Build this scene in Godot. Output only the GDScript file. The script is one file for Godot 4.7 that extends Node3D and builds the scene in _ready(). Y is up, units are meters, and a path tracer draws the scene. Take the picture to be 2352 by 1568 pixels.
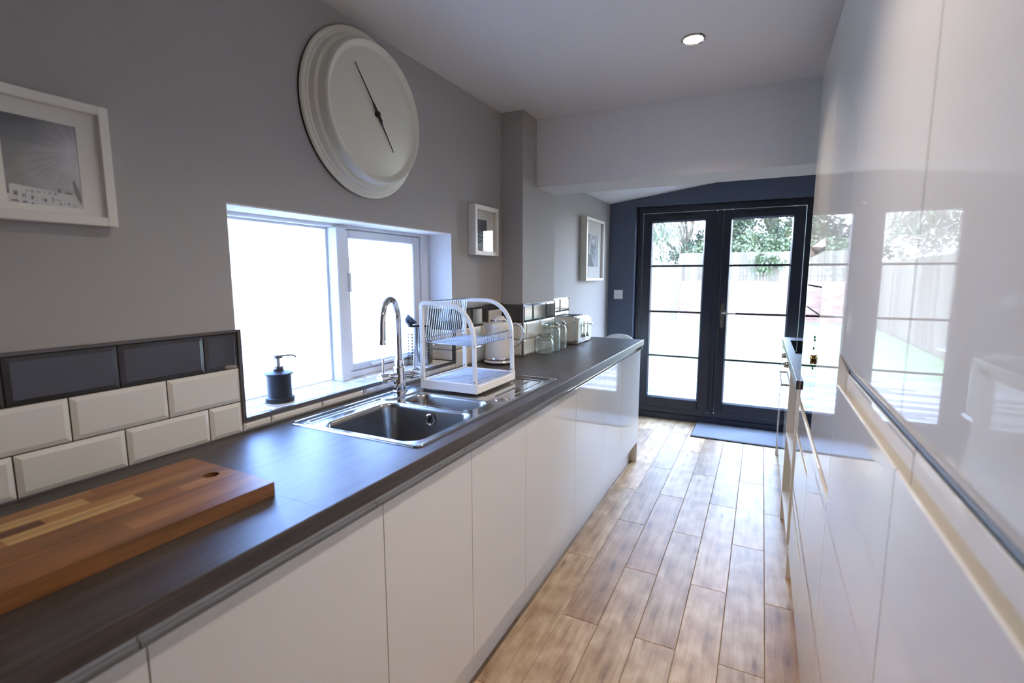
extends Node3D
# A narrow galley kitchen: sink run on the left, tall gloss units on the right, French doors to a sunny garden at the far end.
# Metres; the camera stands at x 0, z 0 and looks along -z, turned a little to the left.

var M := {}            # materials by name
var taken := {}        # names in use at top level
var O := Vector3.ZERO  # base of the thing being built: shapes are written in room coordinates and stored relative to it

const WALL := -1.337   # plaster of the left wall
const TALL := 0.171    # front of the tall units
const CEIL := 2.249


func _ready() -> void:
	seed(7)
	var cam := Camera3D.new()
	cam.name = "camera"
	cam.position = Vector3(0, 1.362, 0)
	cam.rotation = Vector3(-0.1302, 0.4642, 0)
	var lens := CameraAttributesPhysical.new()
	lens.frustum_focal_length = 17.469
	lens.exposure_aperture = 3.2
	lens.frustum_focus_distance = 2.3
	cam.attributes = lens
	cam.near = 0.02
	cam.far = 200.0
	add_child(cam)
	cam.fov = 68.97
	cam.current = true
	var sky_look := ProceduralSkyMaterial.new()
	sky_look.sky_top_color = Color(0.70, 0.82, 1.0)
	sky_look.sky_horizon_color = Color(0.90, 0.95, 1.0)
	sky_look.sky_energy_multiplier = 5.0
	sky_look.ground_bottom_color = Color(0.62, 0.62, 0.60)
	sky_look.ground_horizon_color = Color(0.75, 0.76, 0.78)
	sky_look.ground_energy_multiplier = 4.0
	sky_look.sun_angle_max = 1.0
	var env := Environment.new()
	env.background_mode = Environment.BG_SKY
	env.sky = Sky.new()
	env.sky.sky_material = sky_look
	env.tonemap_mode = Environment.TONE_MAPPER_LINEAR
	env.tonemap_exposure = 1.0
	env.sdfgi_enabled = true
	env.ssao_enabled = true
	env.ssil_enabled = true
	var world := WorldEnvironment.new()
	world.name = "world_environment"
	world.environment = env
	add_child(world)
	var sun := DirectionalLight3D.new()
	sun.name = "sun"
	sun.light_color = Color(1.0, 0.95, 0.87)
	sun.light_energy = 2.5
	sun.light_angular_distance = 1.0
	sun.shadow_enabled = true
	sun.sky_mode = DirectionalLight3D.SKY_MODE_LIGHT_ONLY
	add_child(sun)
	sun.look_at_from_position(Vector3(6, 9, 3.5), Vector3.ZERO)
	make_materials()
	build_shell()
	build_window()
	build_door()
	build_tiles()
	build_floor()
	build_left_run()
	build_right_run()
	build_sink()
	build_tap()
	build_lights()
	build_wall_things()
	build_counter_things()
	build_rack()
	build_garden()


# ---------------------------------------------------------------- helpers: naming
func numbered(called: String) -> String:
	if not taken.has(called):
		taken[called] = 0
		return called
	taken[called] += 1
	return "%s_%03d" % [called, taken[called]]


func tag(o: Node3D, label: String, category: String, group := "", kind := "") -> Node3D:
	if label: o.set_meta("label", label)
	if category: o.set_meta("category", category)
	if group: o.set_meta("group", group)
	if kind: o.set_meta("kind", kind)
	return o


func thing(called: String, at: Vector3, label: String, category: String, group := "") -> Node3D:
	var o := Node3D.new()
	o.name = numbered(called)
	o.position = at
	add_child(o)
	O = at
	return tag(o, label, category, group)


func struct(called: String, label := "") -> Node3D:
	var o := Node3D.new()
	o.name = numbered(called)
	add_child(o)
	O = Vector3.ZERO
	return tag(o, label, "", "", "structure")


func obj(called: String, s: SurfaceTool, m: Material, parent: Node3D, label := "") -> MeshInstance3D:
	var o := MeshInstance3D.new()
	o.mesh = s.commit()
	o.material_override = m
	o.name = called if not parent.has_node(NodePath(called)) else next_name(parent, called)
	parent.add_child(o, true)
	if label: o.set_meta("label", label)
	return o


func inst(called: String, mesh: Mesh, m: Material, parent: Node3D, at: Transform3D) -> MeshInstance3D:
	var o := MeshInstance3D.new()
	o.mesh = mesh
	o.material_override = m
	o.transform = at
	o.name = called if not parent.has_node(NodePath(called)) else next_name(parent, called)
	parent.add_child(o, true)
	return o


func next_name(parent: Node3D, called: String) -> String:
	var key: String = "count_" + called
	var n: int = parent.get_meta(key, 0) + 1
	parent.set_meta(key, n)
	return "%s_%03d" % [called, n]


# ---------------------------------------------------------------- helpers: shapes
func S() -> SurfaceTool:
	var s := SurfaceTool.new()
	s.begin(Mesh.PRIMITIVE_TRIANGLES)
	return s


func V(s: SurfaceTool, p: Vector3, n: Vector3, uv: Vector2) -> void:
	s.set_normal(n)
	s.set_uv(uv)
	s.add_vertex(p - O)


func flat_uv(p: Vector3, n: Vector3) -> Vector2:
	var a := n.abs()
	if a.y >= a.x and a.y >= a.z: return Vector2(p.x, p.z)
	if a.x >= a.z: return Vector2(p.y, p.z)
	return Vector2(p.x, p.y)


# a flat quad whose normal is turned towards nref
func Q(s: SurfaceTool, a: Vector3, b: Vector3, c: Vector3, d: Vector3, nref: Vector3) -> void:
	var n := (c - a).cross(d - b)
	if n.length() < 1e-12: return
	n = n.normalized()
	if n.dot(nref) < 0:
		n = -n
		var k := b
		b = d
		d = k
	for p in [a, c, b, a, d, c]:
		V(s, p, n, flat_uv(p, n))


func T3(s: SurfaceTool, a: Vector3, b: Vector3, c: Vector3, nref: Vector3) -> void:
	var n := (b - a).cross(c - a)
	if n.length() < 1e-14: return
	n = n.normalized()
	if n.dot(nref) < 0:
		n = -n
		var k := b
		b = c
		c = k
	for p in [a, c, b]:
		V(s, p, n, flat_uv(p, n))


# a quad with its own normals at the corners
func QN(s: SurfaceTool, p: Array, n: Array, uv: Array) -> void:
	var g: Vector3 = (p[2] - p[0]).cross(p[3] - p[1])
	var order := [0, 2, 1, 0, 3, 2]
	if g.dot(n[0] + n[1] + n[2] + n[3]) < 0: order = [0, 1, 2, 0, 2, 3]
	for k in order:
		V(s, p[k], n[k], uv[k])


# a box from corner to corner with chamfered edges
func box(s: SurfaceTool, a: Vector3, b: Vector3, e := 0.0) -> void:
	var lo := Vector3(minf(a.x, b.x), minf(a.y, b.y), minf(a.z, b.z))
	var hi := Vector3(maxf(a.x, b.x), maxf(a.y, b.y), maxf(a.z, b.z))
	var m := (lo + hi) / 2
	e = minf(e, 0.45 * minf(hi.x - lo.x, minf(hi.y - lo.y, hi.z - lo.z)))
	var P := func(i: int, j: int, k: int, ax: int) -> Vector3:
		var q := Vector3(hi.x if i > 0 else lo.x, hi.y if j > 0 else lo.y, hi.z if k > 0 else lo.z)
		if ax != 0: q.x -= i * e
		if ax != 1: q.y -= j * e
		if ax != 2: q.z -= k * e
		return q
	for u in [-1, 1]:
		Q(s, P.call(u, -1, -1, 0), P.call(u, 1, -1, 0), P.call(u, 1, 1, 0), P.call(u, -1, 1, 0), Vector3(u, 0, 0))
		Q(s, P.call(-1, u, -1, 1), P.call(1, u, -1, 1), P.call(1, u, 1, 1), P.call(-1, u, 1, 1), Vector3(0, u, 0))
		Q(s, P.call(-1, -1, u, 2), P.call(1, -1, u, 2), P.call(1, 1, u, 2), P.call(-1, 1, u, 2), Vector3(0, 0, u))
	if e <= 0.0: return
	for u in [-1, 1]:
		for v in [-1, 1]:
			Q(s, P.call(u, v, -1, 0), P.call(u, v, 1, 0), P.call(u, v, 1, 1), P.call(u, v, -1, 1), Vector3(u, v, 0))
			Q(s, P.call(u, -1, v, 0), P.call(u, 1, v, 0), P.call(u, 1, v, 2), P.call(u, -1, v, 2), Vector3(u, 0, v))
			Q(s, P.call(-1, u, v, 1), P.call(1, u, v, 1), P.call(1, u, v, 2), P.call(-1, u, v, 2), Vector3(0, u, v))
			for w in [-1, 1]:
				T3(s, P.call(u, v, w, 0), P.call(u, v, w, 1), P.call(u, v, w, 2), Vector3(u, v, w))


# a polygon drawn across an axis and pulled from d0 to d1: axis 0 takes (z, y), axis 1 takes (x, z), axis 2 takes (x, y)
func prism(s: SurfaceTool, poly: PackedVector2Array, axis: int, d0: float, d1: float) -> void:
	var put := func(p: Vector2, d: float) -> Vector3:
		if axis == 0: return Vector3(d, p.y, p.x)
		if axis == 1: return Vector3(p.x, d, p.y)
		return Vector3(p.x, p.y, d)
	var turn := signf(sign_area(poly))
	var nn := poly.size()
	for i in nn:
		var p := poly[i]
		var q := poly[(i + 1) % nn]
		var out := Vector2((q - p).y, -(q - p).x) * turn
		Q(s, put.call(p, d0), put.call(q, d0), put.call(q, d1), put.call(p, d1), put.call(out, 0.0) - put.call(Vector2.ZERO, 0.0))
	var tri := Geometry2D.triangulate_polygon(poly)
	var ax := Vector3.ZERO
	ax[axis] = signf(d1 - d0)
	for k in range(0, tri.size(), 3):
		T3(s, put.call(poly[tri[k]], d0), put.call(poly[tri[k + 1]], d0), put.call(poly[tri[k + 2]], d0), -ax)
		T3(s, put.call(poly[tri[k]], d1), put.call(poly[tri[k + 1]], d1), put.call(poly[tri[k + 2]], d1), ax)


func sign_area(p: PackedVector2Array) -> float:
	var a := 0.0
	for i in p.size():
		a += p[i].cross(p[(i + 1) % p.size()])
	return a


func poly(xs: Array) -> PackedVector2Array:
	var r := PackedVector2Array()
	for k in range(0, xs.size(), 2):
		r.append(Vector2(xs[k], xs[k + 1]))
	return r


func disc2(c: Vector2, r: float, n := 24) -> PackedVector2Array:
	var a := PackedVector2Array()
	for k in n:
		a.append(c + Vector2.from_angle(TAU * k / n) * r)
	return a


# a profile of (radius, height) turned round its axis; outer faces run upwards, inner faces downwards
func lathe(s: SurfaceTool, prof: PackedVector2Array, n: int, at: Vector3, basis := Basis()) -> void:
	var m := prof.size()
	var seg := []
	for i in m - 1:
		var d := prof[i + 1] - prof[i]
		seg.append(Vector2(d.y, -d.x).normalized())
	for i in m - 1:
		var n0: Vector2 = seg[i]
		var n1: Vector2 = seg[i]
		if i > 0 and seg[i].dot(seg[i - 1]) > 0.75: n0 = (seg[i] + seg[i - 1]).normalized()
		if i < m - 2 and seg[i].dot(seg[i + 1]) > 0.75: n1 = (seg[i] + seg[i + 1]).normalized()
		for k in n:
			var p := []
			var q := []
			var uv := []
			for c in [[i, k, n0], [i, k + 1, n0], [i + 1, k + 1, n1], [i + 1, k, n1]]:
				var a: float = TAU * c[1] / n
				var r := prof[c[0]]
				p.append(at + basis * Vector3(r.x * cos(a), r.y, r.x * sin(a)))
				q.append(basis * Vector3(c[2].x * cos(a), c[2].y, c[2].x * sin(a)))
				uv.append(Vector2(a * 0.08, r.y))
			QN(s, p, q, uv)


# a round bar along a path
func tube(s: SurfaceTool, pts: Array, r: float, n := 8, closed := false) -> void:
	var m := pts.size()
	var rings := []
	var dirs := []
	var side := Vector3.ZERO
	for i in m:
		var a: Vector3 = pts[(i - 1 + m) % m] if closed or i > 0 else pts[i]
		var b: Vector3 = pts[(i + 1) % m] if closed or i < m - 1 else pts[i]
		var t := (b - a).normalized()
		if i == 0:
			side = t.cross(Vector3.UP if absf(t.y) < 0.9 else Vector3.RIGHT).normalized()
		side = (side - t * side.dot(t)).normalized()
		var up := t.cross(side)
		var ring := []
		for k in n:
			ring.append(side * cos(TAU * k / n) + up * sin(TAU * k / n))
		rings.append(ring)
		dirs.append(t)
	for i in (m if closed else m - 1):
		var j := (i + 1) % m
		for k in n:
			var l := (k + 1) % n
			var nr := [rings[i][k], rings[i][l], rings[j][l], rings[j][k]]
			var pp := [pts[i] + nr[0] * r, pts[i] + nr[1] * r, pts[j] + nr[2] * r, pts[j] + nr[3] * r]
			QN(s, pp, nr, [Vector2(k * 0.01, i * 0.01), Vector2(l * 0.01, i * 0.01), Vector2(l * 0.01, j * 0.01), Vector2(k * 0.01, j * 0.01)])
	if closed: return
	for k in n:
		T3(s, pts[0], pts[0] + rings[0][k] * r, pts[0] + rings[0][(k + 1) % n] * r, -dirs[0])
		T3(s, pts[m - 1], pts[m - 1] + rings[m - 1][k] * r, pts[m - 1] + rings[m - 1][(k + 1) % n] * r, dirs[m - 1])


func rod(s: SurfaceTool, a: Vector3, b: Vector3, r: float, n := 10) -> void:
	tube(s, [a, b], r, n)


# points of an arc in the plane of u and v round c
func arc(c: Vector3, u: Vector3, v: Vector3, a0: float, a1: float, n: int) -> Array:
	var out := []
	for k in n + 1:
		var a := lerpf(a0, a1, float(k) / n)
		out.append(c + u * cos(a) + v * sin(a))
	return out


# a bevelled wall tile: a flat face raised on four slopes
func metro(s: SurfaceTool, o: Vector3, u: Vector3, v: Vector3, n: Vector3, w: float, h: float) -> void:
	var g := 0.0015
	var b := minf(0.012, minf(w, h) * 0.3)
	var base := 0.0035
	var t := 0.0075
	var p := []
	for c in [[g, g], [w - g, g], [w - g, h - g], [g, h - g]]:
		p.append(o + u * c[0] + v * c[1])
	var f := []
	for c in [[b, b], [w - b, b], [w - b, h - b], [b, h - b]]:
		f.append(o + u * c[0] + v * c[1] + n * t)
	var m: Vector3 = o + u * w / 2 + v * h / 2
	for k in 4:
		var l := (k + 1) % 4
		Q(s, p[k], p[l], p[l] + n * base, p[k] + n * base, p[k] + p[l] - 2 * m)
		Q(s, p[k] + n * base, p[l] + n * base, f[l], f[k], n)
	Q(s, f[0], f[1], f[2], f[3], n)


# ---------------------------------------------------------------- helpers: textures and materials
func noise(sd: int, freq: float, oct := 3, kind := FastNoiseLite.TYPE_SIMPLEX_SMOOTH) -> FastNoiseLite:
	var f := FastNoiseLite.new()
	f.seed = sd
	f.noise_type = kind
	f.frequency = freq
	f.fractal_type = FastNoiseLite.FRACTAL_FBM
	f.fractal_octaves = oct
	return f


# wood grain along v: stops is a list of colours from dark to light
func wood_tex(w: int, h: int, sd: int, stops: Array, fu: float, fv: float, cloud: float, knots: int, streak := 0.5, wave := 0.015) -> ImageTexture:
	var a := noise(sd, 1.0, 3)
	var b := noise(sd + 11, 1.0, 3)
	var c := noise(sd + 23, 1.0, 2)
	var rng := RandomNumberGenerator.new()
	rng.seed = sd
	var ks := []
	for k in knots:
		ks.append(Vector3(rng.randf(), rng.randf(), rng.randf_range(0.012, 0.03)))
	var data := PackedByteArray()
	data.resize(w * h * 3)
	var at := 0
	for y in h:
		var v := float(y) / h
		for x in w:
			var u := float(x) / w
			var shift := a.get_noise_2d(u * 2.0, v * 2.5) * wave
			var dark := 0.0
			for k: Vector3 in ks:
				var du := u - k.x
				var dv := (v - k.y) * 0.45
				var d2 := (du * du + dv * dv) / (k.z * k.z)
				if d2 < 14.0:
					shift += du * exp(-d2 * 0.3) * 1.2
					dark += exp(-d2 * 1.8)
			var t := 0.5 + b.get_noise_2d((u + shift) * fu, v * fv) * streak + c.get_noise_2d((u + shift) * fu * 6.0, v * fv * 3.0) * streak * 0.55 + a.get_noise_2d(u * 5.0 + 7.0, v * 6.0) * cloud - dark * 0.5
			var q := clampf(t, 0.0, 0.999) * (stops.size() - 1)
			var col: Color = stops[int(q)].lerp(stops[int(q) + 1], q - int(q))
			data[at] = int(col.r * 255)
			data[at + 1] = int(col.g * 255)
			data[at + 2] = int(col.b * 255)
			at += 3
	return ImageTexture.create_from_image(Image.create_from_data(w, h, false, Image.FORMAT_RGB8, data))


func noise_tex(sd: int, freq: float, lo: Color, hi: Color, size := 256, oct := 4) -> NoiseTexture2D:
	var t := NoiseTexture2D.new()
	t.width = size
	t.height = size
	t.seamless = true
	t.noise = noise(sd, freq, oct)
	var ramp := Gradient.new()
	ramp.set_color(0, lo)
	ramp.set_color(1, hi)
	t.color_ramp = ramp
	return t


func mat(called: String, c: Color, rough := 0.6, metal := 0.0, spec := 0.5) -> StandardMaterial3D:
	var m := StandardMaterial3D.new()
	m.resource_name = called
	m.albedo_color = c
	m.roughness = rough
	m.metallic = metal
	m.metallic_specular = spec
	M[called] = m
	return m


func tex(m: StandardMaterial3D, t: Texture2D, scale: Vector3, tri := false) -> StandardMaterial3D:
	m.albedo_texture = t
	m.uv1_scale = scale
	m.uv1_triplanar = tri
	m.uv1_world_triplanar = tri
	return m


func make_materials() -> void:
	var grain := noise_tex(3, 0.12, Color(0.98, 0.98, 0.98), Color(1, 1, 1), 256)
	tex(mat("paint_grey", Color(0.69, 0.67, 0.65), 0.75, 0.0, 0.3), grain, Vector3(3, 3, 3), true)
	tex(mat("paint_white", Color(0.90, 0.885, 0.87), 0.8, 0.0, 0.3), grain, Vector3(2, 2, 2), true)
	tex(mat("paint_blue", Color(0.335, 0.36, 0.42), 0.7, 0.0, 0.3), grain, Vector3(3, 3, 3), true)
	mat("gloss", Color(0.90, 0.885, 0.86), 0.02)
	mat("gloss_left", Color(0.90, 0.885, 0.86), 0.05)
	mat("carcass", Color(0.88, 0.865, 0.83), 0.45)
	mat("tile_white", Color(0.90, 0.88, 0.83), 0.12)
	mat("tile_dark", Color(0.27, 0.265, 0.265), 0.10)
	mat("grout_dark", Color(0.17, 0.155, 0.145), 0.85)
	mat("trim_grey", Color(0.36, 0.34, 0.325), 0.4, 0.2)
	mat("window_paint", Color(0.90, 0.90, 0.90), 0.35)
	mat("door_paint", Color(0.115, 0.13, 0.18), 0.33)
	mat("door_bead", Color(0.30, 0.36, 0.50), 0.35)
	mat("chrome", Color(0.92, 0.92, 0.93), 0.06, 1.0)
	mat("steel", Color(0.76, 0.755, 0.745), 0.14, 1.0)
	mat("steel_dull", Color(0.60, 0.59, 0.57), 0.27, 1.0)
	mat("wire_steel", Color(0.74, 0.74, 0.75), 0.2, 1.0)
	mat("black", Color(0.05, 0.05, 0.055), 0.35)
	mat("black_matt", Color(0.085, 0.085, 0.095), 0.55)
	mat("hole", Color(0.01, 0.01, 0.012), 0.8)
	mat("black_glass", Color(0.02, 0.02, 0.024), 0.04)
	mat("rack_white", Color(0.90, 0.885, 0.85), 0.35)
	mat("kettle_white", Color(0.89, 0.87, 0.83), 0.18)
	mat("clock_cream", Color(0.88, 0.865, 0.80), 0.4)
	mat("frame_white", Color(0.90, 0.88, 0.83), 0.4)
	mat("mount", Color(0.93, 0.915, 0.87), 0.85)
	mat("plastic_white", Color(0.90, 0.90, 0.89), 0.35)
	mat("brass", Color(0.62, 0.52, 0.36), 0.25, 1.0)
	mat("rubber", Color(0.78, 0.74, 0.60), 0.5)
	mat("sealant", Color(0.86, 0.85, 0.82), 0.2)
	tex(mat("mat_fibre", Color(1, 1, 1), 0.95, 0.0, 0.2), noise_tex(19, 0.30, Color(0.22, 0.23, 0.26), Color(0.74, 0.75, 0.79), 256, 3), Vector3(3, 3, 3), true)
	var glass := mat("pane", Color(1, 1, 1, 0.03), 0.0)
	glass.transparency = BaseMaterial3D.TRANSPARENCY_ALPHA
	var jar := mat("jar_glass", Color(0.80, 0.88, 0.84, 0.13), 0.0)
	jar.transparency = BaseMaterial3D.TRANSPARENCY_ALPHA
	var lid := mat("jar_lid", Color(0.93, 0.98, 0.95, 0.0), 0.0)
	lid.transparency = BaseMaterial3D.TRANSPARENCY_ALPHA
	lid.refraction_enabled = true
	lid.refraction_scale = 0.05
	var frost := mat("frosted", Color(0.76, 0.85, 1.0, 0.0), 0.55)
	frost.transparency = BaseMaterial3D.TRANSPARENCY_ALPHA
	frost.refraction_enabled = true
	frost.refraction_scale = 0.05
	var lamp := mat("lamp_glow", Color(1, 0.97, 0.9), 0.5)
	lamp.emission_enabled = true
	lamp.emission = Color(1.0, 0.93, 0.82)
	lamp.emission_energy_multiplier = 6.0
	# worktop: dark grey-brown oak laminate
	var wt := wood_tex(512, 1024, 41, [Color(0.20, 0.175, 0.155), Color(0.25, 0.22, 0.20), Color(0.295, 0.26, 0.235), Color(0.34, 0.305, 0.275)], 26.0, 2.0, 0.25, 2, 0.5)
	tex(mat("worktop", Color(1, 1, 1), 0.42, 0.0, 0.5), wt, Vector3(1.6, 0.8, 1))
	# porcelain floor planks that look like worn oak: two grain pictures in several tones
	var f1 := wood_tex(512, 1024, 5, [Color(0.50, 0.39, 0.28), Color(0.67, 0.55, 0.41), Color(0.76, 0.65, 0.51), Color(0.84, 0.75, 0.63)], 16.0, 1.6, 0.42, 4, 0.26)
	var f2 := wood_tex(512, 1024, 77, [Color(0.46, 0.34, 0.23), Color(0.63, 0.50, 0.36), Color(0.73, 0.61, 0.47), Color(0.82, 0.72, 0.59)], 12.0, 1.0, 0.36, 3, 0.36)
	var k := 0
	for t: Color in [Color(1, 1, 1), Color(0.90, 0.89, 0.88), Color(0.98, 0.94, 0.89), Color(0.84, 0.82, 0.80), Color(0.94, 0.94, 0.95), Color(0.88, 0.83, 0.77)]:
		tex(mat("plank_%d" % k, t, 0.44, 0.0, 0.45), f2 if k in [3, 5] else f1, Vector3(1, 1, 1))
		k += 1
	mat("grout_floor", Color(0.50, 0.44, 0.36), 0.9)
	# acacia staves of the chopping board
	var ac := wood_tex(128, 512, 13, [Color(0.72, 0.72, 0.72), Color(0.88, 0.87, 0.86), Color(1, 1, 1)], 7.0, 1.6, 0.15, 1, 0.55)
	k = 0
	for t: Color in [Color(0.62, 0.40, 0.20), Color(0.52, 0.31, 0.15), Color(0.70, 0.49, 0.27), Color(0.86, 0.68, 0.42), Color(0.42, 0.23, 0.11), Color(0.58, 0.39, 0.22)]:
		tex(mat("stave_%d" % k, t, 0.42), ac, Vector3(6, 1.2, 1))
		k += 1
	# garden
	tex(mat("lawn_soil", Color(1, 1, 1), 0.95, 0.0, 0.2), noise_tex(31, 0.08, Color(0.36, 0.40, 0.31), Color(0.45, 0.48, 0.39)), Vector3(0.8, 0.8, 0.8), true)
	mat("grass", Color(0.40, 0.50, 0.27), 0.8)
	mat("mortar", Color(0.56, 0.54, 0.51), 0.95)
	for t: Array in [["brick_a", Color(0.50, 0.395, 0.36)], ["brick_b", Color(0.47, 0.36, 0.325)], ["brick_c", Color(0.53, 0.43, 0.395)]]:
		tex(mat(t[0], t[1], 0.9, 0.0, 0.2), grain, Vector3(6, 6, 6), true)
	k = 0
	for t: Color in [Color(0.369, 0.353, 0.313), Color(0.329, 0.305, 0.268), Color(0.394, 0.373, 0.337)]:
		tex(mat("fence_%d" % k, t, 0.9, 0.0, 0.2), grain, Vector3(4, 4, 4), true)
		k += 1
	k = 0
	for t: Color in [Color(0.441, 0.424, 0.416), Color(0.269, 0.265, 0.269), Color(0.400, 0.387, 0.383), Color(0.293, 0.289, 0.293)]:
		tex(mat("deck_%d" % k, t, 0.8, 0.0, 0.3), grain, Vector3(4, 4, 4), true)
		k += 1
	mat("bark", Color(0.32, 0.27, 0.22), 0.95)
	for t: Array in [["leaf", Color(1, 1, 1)]]:
		var l := mat(t[0], t[1], 0.6, 0.0, 0.4)
		l.vertex_color_use_as_albedo = true
		l.backlight_enabled = true
		l.backlight = Color(0.3, 0.3, 0.3)


# ---------------------------------------------------------------- the room
func build_shell() -> void:
	var w := struct("wall_left", "grey painted wall on the left with the clock and the frosted window")
	var s := S()
	box(s, Vector3(-1.62, 0, 2.4), Vector3(WALL, 2.4, -0.906))
	box(s, Vector3(-1.62, 0, -0.906), Vector3(WALL, 0.938, -2.026))
	box(s, Vector3(-1.62, 1.565, -0.906), Vector3(WALL, 2.4, -2.026))
	box(s, Vector3(-1.62, 0, -2.026), Vector3(WALL, 2.4, -5.05))
	obj("plaster", s, M.paint_grey, w)
	s = S()
	box(s, Vector3(-1.515, 1.5605, -0.9075), Vector3(WALL - 0.0005, 1.5652, -2.0245))
	box(s, Vector3(-1.515, 1.204, -2.0235), Vector3(WALL - 0.0005, 1.5603, -2.0262))
	box(s, Vector3(-1.515, 0.952, -0.9055), Vector3(WALL - 0.0005, 1.5603, -0.9085))
	obj("reveal", s, M.paint_white, w)
	w = struct("wall_left_pier", "narrow grey pier standing out of the left wall beyond the kettle")
	s = S()
	box(s, Vector3(WALL, 0, -2.535), Vector3(-1.203, CEIL + 0.02, -3.01), 0.002)
	obj("plaster", s, M.paint_grey, w)
	w = struct("wall_divide", "white dropped beam across the room before the garden doors")
	s = S()
	box(s, Vector3(-1.203, 1.871, -2.715), Vector3(0.80, 2.45, -3.01), 0.002)
	box(s, Vector3(WALL, 2.06, -2.90), Vector3(-1.203, 2.45, -3.0101))
	obj("plaster", s, M.paint_white, w)
	w = struct("wall_right", "white wall behind the tall units")
	s = S()
	box(s, Vector3(0.80, 0, 2.4), Vector3(1.02, 2.6, -5.05))
	obj("plaster", s, M.paint_white, w)
	w = struct("wall_back", "white wall behind the camera")
	s = S()
	box(s, Vector3(-1.62, 0, 2.2), Vector3(1.02, 2.4, 2.42))
	obj("plaster", s, M.paint_white, w)
	w = struct("wall_far", "slate blue wall round the garden doors")
	s = S()
	box(s, Vector3(WALL, 0, -4.75), Vector3(-1.09, 2.8, -5.05), 0.002)
	box(s, Vector3(0.35, 0, -4.75), Vector3(0.80, 2.8, -5.05), 0.002)
	box(s, Vector3(-1.09, 2.005, -4.75), Vector3(0.35, 2.8, -5.05), 0.002)
	obj("plaster", s, M.paint_blue, w)
	w = struct("ceiling", "flat white ceiling with downlights")
	s = S()
	box(s, Vector3(-1.62, CEIL, 2.42), Vector3(1.02, 2.42, -2.80))
	obj("plaster", s, M.paint_white, w)
	w = struct("ceiling", "sloping white ceiling beyond the beam")
	s = S()
	prism(s, poly([-1.62, 2.002, 1.02, 2.358, 1.02, 2.62, -1.62, 2.45]), 2, -2.95, -5.05)
	obj("plaster", s, M.paint_white, w)
	var k := 1
	for r: Array in [[Vector3(WALL, 0, -3.62), Vector3(-1.321, 0.13, -4.75)], [Vector3(-1.321, 0, -4.734), Vector3(-1.095, 0.13, -4.75)]]:
		w = struct("baseboard_left" if k == 1 else "baseboard_far", "white moulded skirting at the foot of the far wall")
		s = S()
		box(s, r[0], r[1], 0.003)
		var a: Vector3 = r[0]
		var b: Vector3 = r[1]
		if k == 1: box(s, Vector3(a.x, 0.131, a.z), Vector3(a.x + 0.010, 0.150, b.z), 0.004)
		else: box(s, Vector3(a.x, 0.131, -4.741), Vector3(b.x, 0.150, -4.75), 0.004)
		obj("board", s, M.window_paint, w)
		k += 1


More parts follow.
